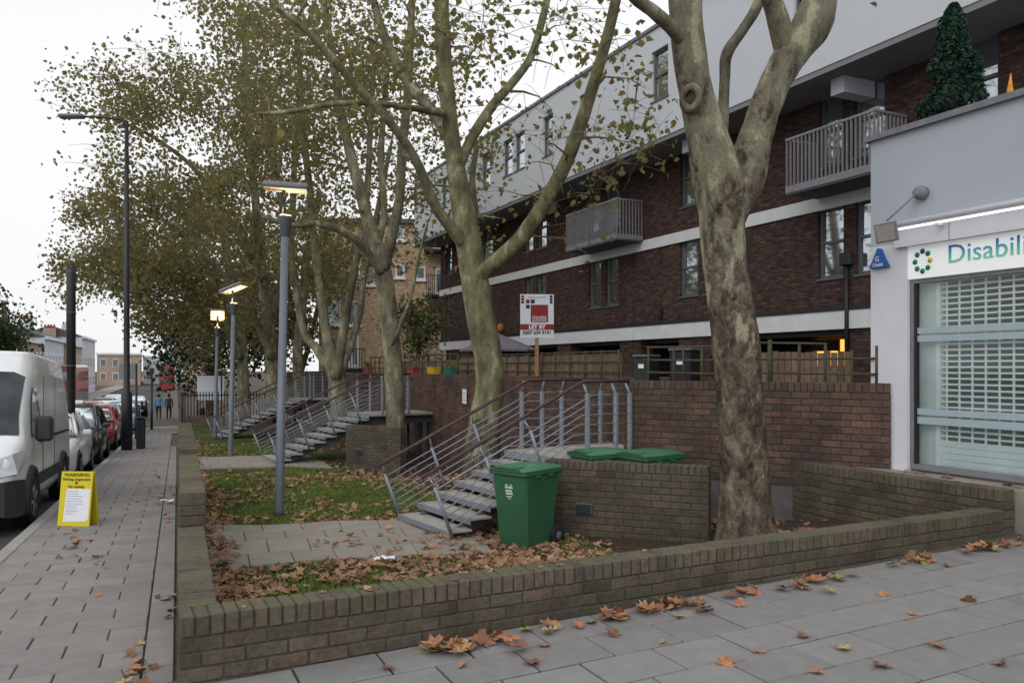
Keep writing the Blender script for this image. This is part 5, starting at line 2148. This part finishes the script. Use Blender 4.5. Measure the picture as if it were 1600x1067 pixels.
# bits of white litter
for (pt, lab, sz) in ((ongard(598, 880), 'crumpled white wrapper lying among leaves beside the garden path', .13), (onprof(262, 787), 'torn white paper lying against the garden wall on the pavement', .1)):
    mb = MB()
    n = 5
    vs = [(pt.x + (i / (n - 1) - .5) * sz * 2, pt.y + (j / (n - 1) - .5) * sz, pt.z + .03 + random.uniform(0, .05)) for j in range(n) for i in range(n)]
    mb.add(vs, [(j * n + i, j * n + i + 1, (j + 1) * n + i + 1, (j + 1) * n + i) for j in range(n - 1) for i in range(n - 1)])
    tag(mb.build('litter_paper', m_paper), lab, 'litter')
# ------------------------------------------------------------------ vehicles (local y forward, x to the right, z up, origin at nose on the road)
def loft(mb, secs, mi=0, smooth=True):
    n = len(secs[0])
    b = len(mb.v)
    for s in secs:
        mb.v += [tuple(p) for p in s]
    for i in range(len(secs) - 1):
        for k in range(n - 1):
            mb.f.append((b + i * n + k, b + i * n + k + 1, b + (i + 1) * n + k + 1, b + (i + 1) * n + k))
            mb.m.append(mi)
            mb.sm.append(smooth)
    mb.f.append(tuple(b + k for k in range(n))[::-1])
    mb.f.append(tuple(b + (len(secs) - 1) * n + k for k in range(n)))
    mb.m += [mi, mi]
    mb.sm += [False, False]
    return mb


def half(y, pts):
    """closed-ish section from right-side points (x, z): goes left-bottom round to right-bottom"""
    l = [(-x, y, z) for x, z in pts][::-1]
    r = [(x, y, z) for x, z in pts]
    return [Vector(p) for p in ([(r[0][0] * -1, y, r[0][2])] + l[::-1][1:][::1] + r[::-1])]


def wheel(root, x, y, r, w, rimm):
    o = MB().lathe([(r * .62, -w / 2), (r * .95, -w / 2), (r, -w / 2 + .03), (r, w / 2 - .03), (r * .95, w / 2), (r * .62, w / 2)], 22, (x, y, r), axis='x').build('wheel', m_rubber, root)
    MB().lathe([(0, -w / 2 + .02), (r * .2, -w / 2 - .0), (r * .3, -w / 2 + .03), (r * .6, -w / 2 + .015), (r * .66, -w / 2 - .004), (r * .66, w / 2 + .004), (r * .6, w / 2 - .015), (r * .3, w / 2 - .03), (r * .2, w / 2), (0, w / 2 - .02)], 18, (x, y, r), axis='x').build('rim', rimm, o)
    for i in range(5):
        a = i * 2 * math.pi / 5
        sgn = -1 if x < 0 else 1
        MB().tube([(x + sgn * (w / 2 - .02), y, r), (x + sgn * (w / 2 - .005), y + math.cos(a) * r * .6, r + math.sin(a) * r * .6)], r * .07, 5).build('spoke', rimm, o)
    return o


m_rim = mat('wheel_rim', (.32, .33, .35), .35, .1, 10, metal=.6)
m_hl = glass_mat('headlight_glass', (.5, .52, .55), .25, .1)
m_trim = mat('grey_plastic_trim', (.035, .038, .042), .6, .15, 10)
m_plate = mat('number_plate', (.62, .62, .58), .5, .03)


def paint(name, c):
    t = NT(name)
    t.col(t.ramp(t.noise(t.pos(), 3, 3), [(.3, mix3(c, .93)), (.7, mix3(c, 1.05))]))
    t.set(.28, 0, .5)
    t.b.inputs['Coat Weight'].default_value = .5
    t.b.inputs['Coat Roughness'].default_value = .08
    return t.m


def veh_root(name, s, t, label, cat, group=None, away=False):
    b = fs(s, t, prof(s) - .125)
    o = empty(name, b, -AS + (0 if away else math.pi), label, cat, group)
    o.rotation_euler = (math.atan(.034) * (1 if not away else -1) if s < 50 else 0, 0, -AS + (0 if away else math.pi))
    return o


def van(s, t):
    m = paint('van_white', (.72, .74, .76))
    r = veh_root('delivery_van', s, t, 'white high-roof delivery van parked at the kerb', 'van')
    W = 1.0
    def sec(y, zb, belt, zt, w=W, rw=.80):
        return half(y, [(w * .90, zb), (w, zb + .14), (w, (zb + belt) / 2), (w * .995, belt), (w * (1 - .4 * (1 - rw)) if zt - belt > .3 else w * .97, belt + (zt - belt) * .6), (w * (rw + .06) if zt - belt > .3 else w * .9, zt - .10 * min(1, (zt - belt))), (w * (rw - .08) if zt - belt > .3 else w * .75, zt - .02 * min(1, zt - belt)), (.25, zt)])
    secs = [sec(-.02, .42, .75, .92, .82), sec(-.10, .34, .85, 1.02, .92), sec(-.35, .30, .95, 1.14, .98), sec(-.72, .28, 1.1, 1.28), sec(-.95, .28, 1.2, 1.56), sec(-1.2, .28, 1.25, 1.88), sec(-1.45, .28, 1.28, 2.16), sec(-1.7, .28, 1.28, 2.34), sec(-2.1, .28, 1.28, 2.47), sec(-2.6, .28, 1.28, 2.52), sec(-5.2, .28, 1.28, 2.50), sec(-5.45, .30, 1.28, 2.44, .99), sec(-5.53, .36, 1.28, 2.30, .96)]
    loft(MB(), secs).build('body', m, r)
    # windscreen lying on the slope
    def slope(y):
        ys = [-.72, -.95, -1.2, -1.45, -1.7]
        zs = [1.28, 1.56, 1.88, 2.16, 2.34]
        return float(np.interp(-y, [-a for a in ys], zs))
    ws = MB()
    rows = [[q + Vector((0, .012, .012)) for q in secs[i][5:11]] for i in range(3, 7)]
    vs = [q for row in rows for q in row]
    ws.add(vs, [(i * 6 + k, i * 6 + k + 1, (i + 1) * 6 + k + 1, (i + 1) * 6 + k) for i in range(3) for k in range(5)], 0, True)
    ws.build('windscreen', m_screen, r)
    for sg in (-1, 1):
        x = sg * (W + .004)
        # door window
        pts = [(-1.02, 1.24), (-1.95, 1.24), (-1.98, 1.30), (-1.92, 1.92), (-1.62, 1.95), (-1.40, 1.78)]
        xs = [W * (1.0 if z < 1.3 else 1.0 - .085 * (z - 1.28) / .74) + .006 for _, z in pts]
        mb = MB()
        mb.add([(sg * a, y, z) for a, (y, z) in zip(xs, pts)], [tuple(range(6)) if sg > 0 else tuple(range(6))[::-1]])
        mb.build('door_window', m_carglass, r)
        MB().box(min(x, x - sg * .02), max(x, x - sg * .02), -5.3, -1.55, .50, .68).build('side_trim', m_trim, r)
        for yy in (-1.0, -4.3):
            a = MB()
            pts = [(x, yy + .46 * math.cos(t_), .34 + .46 * math.sin(t_)) for t_ in np.linspace(-.25, math.pi + .25, 15)]
            a.tube(pts, .055, 6).build('wheel_arch', m_trim, r)
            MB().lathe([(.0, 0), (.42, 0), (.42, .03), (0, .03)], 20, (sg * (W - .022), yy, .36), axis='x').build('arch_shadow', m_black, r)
            wheel(r, sg * (W - .07), yy, .345, .22, m_rim)
        # headlight wrapping the corner
        hl = MB()
        pts = [(.70, -.02, .76), (.95, -.20, .80), (1.0, -.50, .92), (.985, -.56, 1.09), (.88, -.26, 1.05), (.62, -.03, .95)]
        hl.add([(sg * a * 1.03, b + .085, c) for a, b, c in pts], [tuple(range(6)) if sg < 0 else tuple(range(6))[::-1]])
        hl.build('headlight', m_hl, r)
        ind = MB()
        ind.add([(sg * a * 1.03, b + .09, c) for a, b, c in ((.74, -.07, .74), (.94, -.25, .8), (.95, -.27, .85), (.73, -.07, .79))], [(0, 1, 2, 3) if sg < 0 else (3, 2, 1, 0)])
        ind.build('indicator', mat('amber_lens%d' % sg, (.5, .16, .03), .3), r)
        mr = MB().cbox(x + (-.24 if sg < 0 else .02), x + (-.02 if sg < 0 else .24), -1.28, -1.12, 1.16, 1.52, .04)
        mr.build('mirror', m_trim, r)
        MB().cbox(x - .02, x + .02, -2.0, -1.8, 1.12, 1.16, .008).build('door_handle', m_trim, r)
        MB().cbox(x - .012, x + .012, -5.1, -3.0, 1.16, 1.20, .005).build('slide_rail', m_trim, r)
        for yy in (-2.08, -3.3):
            MB().box(x - .003, x + .003, yy - .006, yy + .006, .5, 2.1 if sg else 2).build('door_gap', m_trim, r)
    # dark bumper and grille
    bsec = lambda y, w, z0, z1: [Vector(p) for p in ((-w, y, z0), (-w, y, z1), (w, y, z1), (w, y, z0))]
    loft(MB(), [bsec(.06, .72, .30, .68), bsec(.03, .86, .26, .70), bsec(-.12, .97, .24, .72), bsec(-.42, 1.02, .24, .70)], 0, False).build('bumper', m_trim, r)
    MB().cbox(-.55, .55, -.06, .03, .74, .90, .02).build('grille', m_trim, r)
    MB().box(-.26, .26, .062, .07, .42, .53).build('number_plate', m_plate, r)
    MB().cbox(-.02, .02, -1.9, -1.86, 2.45, 2.52, .008).build('aerial_base', m_black, r)
    return r


van(11.9, TK - 1.1)


def car(s, t, colr, label, group='cars on the street', away=False, L=4.0, hgt=1.48, name='parked_car'):
    m = colr
    r = veh_root(name, s, t, label, 'car', group, away)
    W = .86
    def sec(y, zb, zt, w):
        return half(y, [(w * .92, zb), (w, zb + .12), (w, zb + (zt - zb) * .55), (w * .97, zt - .06), (w * .88, zt - .01), (.2, zt)])
    k = L / 4.0
    secs = [sec(0, .32, .62, W * .74), sec(-.1 * k, .22, .72, W * .86), sec(-.35 * k, .19, .82, W * .95), sec(-.95 * k, .18, .95, W), sec(-2.2 * k, .18, .97, W), sec(-3.3 * k, .2, 1.0, W), sec(-3.8 * k, .24, .99, W * .95), sec(-3.97 * k, .34, .9, W * .86)]
    loft(MB(), secs).build('body', m, r)
    def cab(y, zt, w, wt):
        return half(y, [(w, .93), (w * .97, .99), (wt, zt - .05), (wt * .86, zt), (.15, zt + .01)])
    gs = [cab(-.85 * k, 1.0, W * .9, W * .84), cab(-1.55 * k, hgt - .06, W * .93, W * .72), cab(-1.75 * k, hgt - .01, W * .93, W * .71), cab(-3.0 * k, hgt - .02, W * .93, W * .71), cab(-3.45 * k, hgt - .14, W * .92, W * .70), cab(-3.88 * k, 1.02, W * .86, W * .78)]
    loft(MB(), gs).build('glasshouse', m_carglass, r)
    rf = [half(y, [(wt, z - .055), (wt * .86, z), (.15, z + .012)]) for y, z, wt in ((-1.5 * k, hgt - .075, W * .735), (-1.75 * k, hgt, W * .725), (-3.0 * k, hgt - .01, W * .725), (-3.5 * k, hgt - .15, W * .71))]
    loft(MB(), rf).build('roof', m, r)
    for sg in (-1, 1):
        for pts in (((-.85, .98, .9), (-1.55, hgt - .07, .73)), ((-2.35, .97, .93), (-2.35, hgt - .06, .72)), ((-3.88, 1.0, .88), (-3.4, hgt - .12, .72))):
            MB().tube([(sg * W * w, y * k, z) for y, z, w in pts], .04, 5).build('pillar', m, r)
        for yy in (-.75 * k, -3.2 * k):
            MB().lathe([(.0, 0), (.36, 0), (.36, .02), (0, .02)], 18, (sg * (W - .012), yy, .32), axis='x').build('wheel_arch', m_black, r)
            wheel(r, sg * (W - .08), yy, .31, .2, m_rim)
        hl = MB()
        hl.add([(sg * a, b * k + .02, c) for a, b, c in ((.42, -.02, .56), (.70, -.1, .60), (.80, -.38, .74), (.66, -.24, .75), (.44, -.08, .66))], [tuple(range(5)) if sg < 0 else tuple(range(5))[::-1]])
        hl.build('headlight', m_hl, r)
        MB().cbox(sg * (W + .1) - .09, sg * (W + .1) + .09, -1.12 * k, -1.0 * k, .95, 1.08, .03).build('mirror', m, r)
        MB().cbox(sg * .68 - .1, sg * .68 + .1, -3.99 * k, -3.9 * k, .7, .86, .02).build('tail_light', m_signred, r)
    MB().cbox(-.5, .5, -.03, .015, .3, .46, .02).build('grille', m_black, r)
    MB().box(-.26, .26, .016, .024, .44, .55).build('number_plate', m_plate, r)
    MB().box(-.26, .26, -4.0 * k, -3.985 * k, .6, .71).build('number_plate', m_plate, r)
    return r


c_white, c_black, c_red = paint('car_white', (.66, .68, .7)), paint('car_black', (.018, .018, .022)), paint('car_red', (.3, .02, .025))
c_blue, c_silver = paint('car_blue', (.16, .3, .42)), paint('car_silver', (.4, .42, .44))
tk = TK - .98
car(18.6, tk, c_white, 'white car parked directly behind the delivery van', 'cars parked along the kerb')
car(23.6, tk, c_black, 'black car parked at the kerb between the white and the red car', 'cars parked along the kerb', hgt=1.6)
car(29.6, tk, c_red, 'red car parked at the kerb behind the black car', 'cars parked along the kerb')
car(40.5, -3.2, c_silver, 'silver car behind the red one, half hidden by parked cars', name='car')
car(47, -2.75, c_blue, 'pale blue car facing the camera beside the street lamp column', name='car', hgt=1.55)
car(54, -3.6, c_white, 'white car queueing behind the blue car', name='car')
car(62, -3.5, c_silver, 'silver car near the far end of the street, facing the camera', name='car')
car(75, -3.3, c_white, 'white car farthest down the near lane', name='car')
car(50, -5.2, c_white, 'white car with dark rear window on the far side of the road', away=True, hgt=1.7, name='car')
car(58, -5.9, c_silver, 'silver car ahead of the white one on the far side', away=True, name='car')
car(66, -5.6, c_red, 'small red car far down the street on the left', away=True, name='car')
car(78, -5.6, c_black, 'dark car farthest down the street', away=True, name='car')
car(88, -5.6, c_white, 'white car at the vanishing end of the far lane', away=True, name='car')


def bus(s, t, label, away):
    r = veh_root('bus', s, t, label, 'bus', 'red buses', away)
    m = paint('bus_red_%d' % s, (.34, .025, .03))
    sec = lambda y, w, z0, z1: [Vector(p) for p in ((-w, y, z0), (-w, y, z1 - .2), (-w + .2, y, z1), (w - .2, y, z1), (w, y, z1 - .2), (w, y, z0))]
    loft(MB(), [sec(0, 1.15, .35, 4.1), sec(-.15, 1.25, .3, 4.3), sec(-9.8, 1.25, .3, 4.3), sec(-10, 1.2, .35, 4.2)], 0, False).build('body', m, r)
    for (z0, z1) in ((1.2, 2.2), (2.9, 3.7)):
        MB().box(-1.05, 1.05, .0, .03, z0, z1).build('front_window', m_carglass, r)
        MB().box(-1.05, 1.05, -10.04, -10, z0, z1).build('rear_window', m_carglass, r)
        for sg in (-1, 1):
            for i in range(6):
                MB().box(sg * 1.25 - .02, sg * 1.25 + .02, -9.4 + i * 1.5, -8.1 + i * 1.5, z0, z1).build('side_window', m_carglass, r)
    for sg in (-1, 1):
        for yy in (-2.2, -7.6):
            wheel(r, sg * 1.12, yy, .48, .28, m_rim)
    return r


bus(86, -9.0, 'red double-deck bus partly hidden behind the thick black post', True)
bus(150, -1.6, 'small red bus far down the street near the two walkers', False)

# ------------------------------------------------------------------ people walking away
def person(b, top, trous, label, hair, hgt=1.74, ph=1):
    root = empty('person', b, -AS, label, 'person')
    me = bpy.data.meshes.new('body')
    k = hgt / 1.74
    V = [(0, 0, .95), (0, .01, 1.12), (0, .02, 1.32), (0, .02, 1.47), (0, .03, 1.55), (0, .05, 1.66),         # pelvis..head
         (-.18, .02, 1.42), (-.25, -.02 * ph, 1.15), (-.24, .12 * ph, .92), (-.24, .17 * ph, .84),            # left arm
         (.18, .02, 1.42), (.25, .0, 1.15), (.24, -.08 * ph, .9), (.24, -.06 * ph, .82),                       # right arm
         (-.10, 0, .88), (-.11, .12 * ph, .5), (-.11, -.02 * ph + .06, .1), (-.11, .14 + .02 * ph, .03),
         (.10, 0, .88), (.11, -.02 * ph, .5), (.11, -.24 * ph, .12), (.11, -.14 * ph, .03)]
    Rr = [.15, .145, .16, .09, .055, .105, .07, .05, .04, .045, .07, .05, .04, .045, .1, .065, .045, .04, .1, .065, .045, .04]
    E = [(0, 1), (1, 2), (2, 3), (3, 4), (4, 5), (3, 6), (6, 7), (7, 8), (8, 9), (3, 10), (10, 11), (11, 12), (12, 13), (0, 14), (14, 15), (15, 16), (16, 17), (0, 18), (18, 19), (19, 20), (20, 21)]
    me.from_pydata([(x * k, y * k, z * k) for x, y, z in V], E, [])
    o = bpy.data.objects.new('body', me)
    COL.objects.link(o)
    md = o.modifiers.new('s', 'SKIN')
    for i, sv in enumerate(me.skin_vertices[0].data):
        sv.radius = (Rr[i] * k, Rr[i] * k * (.8 if i in (1, 2, 3) else 1))
    me.skin_vertices[0].data[0].use_root = True
    o.modifiers.new('u', 'SUBSURF').levels = 2
    bpy.context.view_layer.update()
    m2 = bpy.data.meshes.new_from_object(o.evaluated_get(bpy.context.evaluated_depsgraph_get()))
    COL.objects.unlink(o)
    bpy.data.objects.remove(o)
    for mm in (mat('skin_' + label[:6], (.3, .18, .13), .6), top, trous, m_black):
        m2.materials.append(mm)
    for pl in m2.polygons:
        z = pl.center.z / k
        ax = abs(pl.center.x) / k
        pl.use_smooth = True
        pl.material_index = 3 if z < .1 else 2 if (z < .95 and ax < .19) else 0 if (z > 1.49 or (ax > .19 and z < .93)) else 1
    b_ = bpy.data.objects.new('body', m2)
    b_.parent = root
    COL.objects.link(b_)
    MB().lathe([(0, -.02), (.09, 0), (.112, .06), (.10, .13), (.05, .17), (0, .175)], 12, (0, .03 * k, 1.60 * k)).build('hair', hair, root)
    return root


hd_ = mat('dark_hair', (.02, .015, .012), .7)
w = fs(51.5, -1.15, 0)
b_ = at(248, 656, 50)
person(onprof(248, 655), mat('blue_shirt', (.1, .25, .5), .8), mat('dark_shorts', (.02, .022, .03), .8), 'person in a blue top walking away on the far pavement', hd_)
person(onprof(264, 655), mat('brown_coat', (.04, .035, .03), .8), mat('black_trousers', (.014, .014, .016), .8), 'person in a dark coat walking away beside the blue top', hd_, 1.7, -1)

# ------------------------------------------------------------------ houses
m_slate = mat('slate', (.09, .09, .1), .8, .15, 3)
m_pot = mat('chimney_pot', (.34, .1, .06), .8, .15, 8)
m_wframe = mat('white_window_frame', (.7, .71, .72), .5, .03)
m_farglass = glass_mat('far_glass', (.09, .1, .11), .25, .08)


def terrace_house(s0, s1, t, h, m, label, chim=True):
    z0 = prof(s0) - .3
    root = empty('terraced_house', fs(s0, t, z0), -AS, label, 'house', 'houses across the road')
    L = s1 - s0
    # local: y along the street, x towards the road (+t)
    MB().box(-8, 0, 0, L, 0, h).build('wall', m, root)
    rf = MB()
    rf.add([(-8.2, -.1, h), (.25, -.1, h), (.25, L + .1, h), (-8.2, L + .1, h), (-4, -.1, h + 1.6), (-4, L + .1, h + 1.6)], [(0, 1, 4), (1, 2, 5, 4), (2, 3, 5), (3, 0, 4, 5), (3, 2, 1, 0)])
    ro = rf.build('roof', m_slate, root)
    MB().box(-.05, .3, -.05, L + .05, h - .2, h + .12).build('cornice', m_band, root)
    if chim:
        c = MB().box(-4.8, -3.2, L - .5, L - .02, h, h + 2.6).build('chimney', m, ro)
        for i in range(4):
            MB().lathe([(.14, 0), (.11, .5)], 8, (-4.55 + i * .38, L - .25, h + 2.6)).build('chimney_pot', m_pot, root)
    n = max(2, int(L / 2.3))
    for fl in range(2 if h < 8 else 3):
        for i in range(n):
            y = (i + .5) * L / n
            z = 1.3 + fl * 2.9
            if z + 1.5 > h - .2:
                continue
            f = MB().box(0, .06, y - .55, y + .55, z, z + 1.6).build('window', m_wframe, root)
            MB().box(.06, .075, y - .46, y + .46, z + .08, z + .76).build('pane', m_farglass, f)
            MB().box(.06, .075, y - .46, y + .46, z + .84, z + 1.52).build('pane', m_farglass, f)
            MB().box(0, .14, y - .65, y + .65, z - .12, z - .002).build('sill', m_band, f)
    return root


m_pale = mat('pale_render', (.5, .53, .58), .8, .08, 1)
m_stock = m_tan_far
terrace_house(58, 64, -13.2, 7.6, m_pale, 'pale rendered house first in the row across the road')
terrace_house(64.1, 74, -13.2, 7.4, m_stock, 'tan brick house next to the pale rendered one')
terrace_house(74.1, 84, -13.2, 7.0, m_stock, 'tan brick house midway along the row across the road')
terrace_house(84.1, 96, -13.0, 6.8, m_stock, 'tan brick house just left of the tall street lamp')
terrace_house(96.1, 112, -12.8, 7.4, m_pale, 'pale house with white upper band farther down the road')
terrace_house(112.1, 130, -12.6, 7.2, m_stock, 'brick house near the far end of the road')
terrace_house(130.1, 150, -12.6, 8.6, m_pale, 'pale block closing the row at the far end')
def end_block(s, t0, t1, h, m, label):
    root = empty('far_house', fs(s, t0, prof(s)), -AS, label, 'house', 'houses closing the street')
    W = t1 - t0
    MB().box(0, W, 0, 8, 0, h).build('wall', m, root)
    MB().box(-.2, W + .2, -.3, 8, h, h + .4).build('parapet', m_band, root)
    for fl in range(int(h / 3)):
        for i in range(int(W / 2.4)):
            x = 1.2 + i * 2.4
            f = MB().box(x - .6, x + .6, -.06, 0, 1 + fl * 3, 2.7 + fl * 3).build('window', m_wframe, root)
            MB().box(x - .5, x + .5, -.08, -.06, 1.1 + fl * 3, 2.6 + fl * 3).build('pane', m_farglass, f)


end_block(195, -16, -7.5, 6.6, m_stock, 'tan far house closing the street on the left')
end_block(205, -7.3, 1.0, 6.2, m_pale, 'pale far house closing the street in the middle')
end_block(200, 1.2, 10, 6.8, m_stock, 'tan far house closing the street on the right')
m_hedge = leaf_mat('hedge_leaves', [(0, (.035, .06, .02)), (.5, (.06, .1, .03)), (1, (.09, .13, .04))])
for i, (s0, s1, hh_) in enumerate(((60, 72, 1.9), (73, 84, 2.3), (86, 100, 2.6))):
    mb = MB()
    for k in range(2400):
        s = random.uniform(s0, s1)
        t = -12.3 + random.uniform(-.6, .6)
        leaf(mb, fs(s, t, prof(s) + hh_ * random.random() * (1 + .3 * noise.noise(Vector((s * .5, 0, 0))))), .28)
    o = mb.build('hedge', m_hedge)
    tag(o, ['low green hedge before the pale house across the road', 'green hedge before the middle houses across the road', 'tall hedge before the last houses down the road'][i], 'hedge', kind='stuff')

# tan flats behind the garden trees
def flats():
    Y = 47.0
    x0, x1 = (498 - 800) / FPX * Y, (702 - 800) / FPX * Y
    z0 = -1.4
    zt = CAMZ + (HOR - 348) / FPX * Y
    root = empty('tan_flats', Vector((x0, Y, z0)), R(4), 'tan brick block of flats with white windows beyond the tree trunks', 'building')
    W = x1 - x0
    MB().box(0, W, 0, 10, 0, zt - z0).build('wall', m_tan, root)
    MB().box(-.2, W + .2, -.25, 10, zt - z0, zt - z0 + .25).build('roof_edge', m_slate, root)
    def win(u0, u1, v0, v1, bal=False):
        a, b = (u0 - 800) / FPX * Y - x0, (u1 - 800) / FPX * Y - x0
        c, d = CAMZ + (HOR - v1) / FPX * Y - z0, CAMZ + (HOR - v0) / FPX * Y - z0
        f = MB()
        t_ = .09
        f.box(a, b, -.08, .0, c, c + t_)
        f.box(a, b, -.08, .0, d - t_, d)
        f.box(a, a + t_, -.08, .0, c + t_, d - t_)
        f.box(b - t_, b, -.08, .0, c + t_, d - t_)
        o = f.build('window', m_wframe, root)
        n = max(1, int((b - a) / .9))
        for i in range(n):
            e = (b - a - 2 * t_) / n
            MB().box(a + t_ + i * e + .03, a + t_ + (i + 1) * e - .03, -.03, -.01, c + t_, d - t_).build('pane', m_farglass, o)
        MB().box(a - .1, b + .1, -.14, -.0, c - .12, c - .002).build('sill', m_wframe, o)
        if bal:
            bb = MB().box(a - .5, b + .5, -1.2, 0, c - .25, c - .13).build('balcony', m_black, root)
            for i in range(14):
                x = a - .48 + i * (b - a + .96) / 13
                MB().box(x - .02, x + .02, -1.2, -1.16, c - .13, c + .95).build('baluster', m_black, bb)
            MB().box(a - .5, b + .5, -1.21, -1.15, c + .95, c + 1.0).build('rail', m_black, bb)
    win(617, 631, 412, 433)
    win(649, 664, 415, 436)
    win(680, 694, 418, 458, True)
    win(617, 631, 352, 375)
    win(648, 664, 356, 380)
    win(676, 692, 355, 388, True)
    win(506, 532, 460, 508)
    win(538, 562, 470, 508)
    win(530, 560, 524, 572, True)
    win(560, 585, 412, 445)
    win(505, 535, 410, 445)
    win(560, 590, 360, 385)


flats()
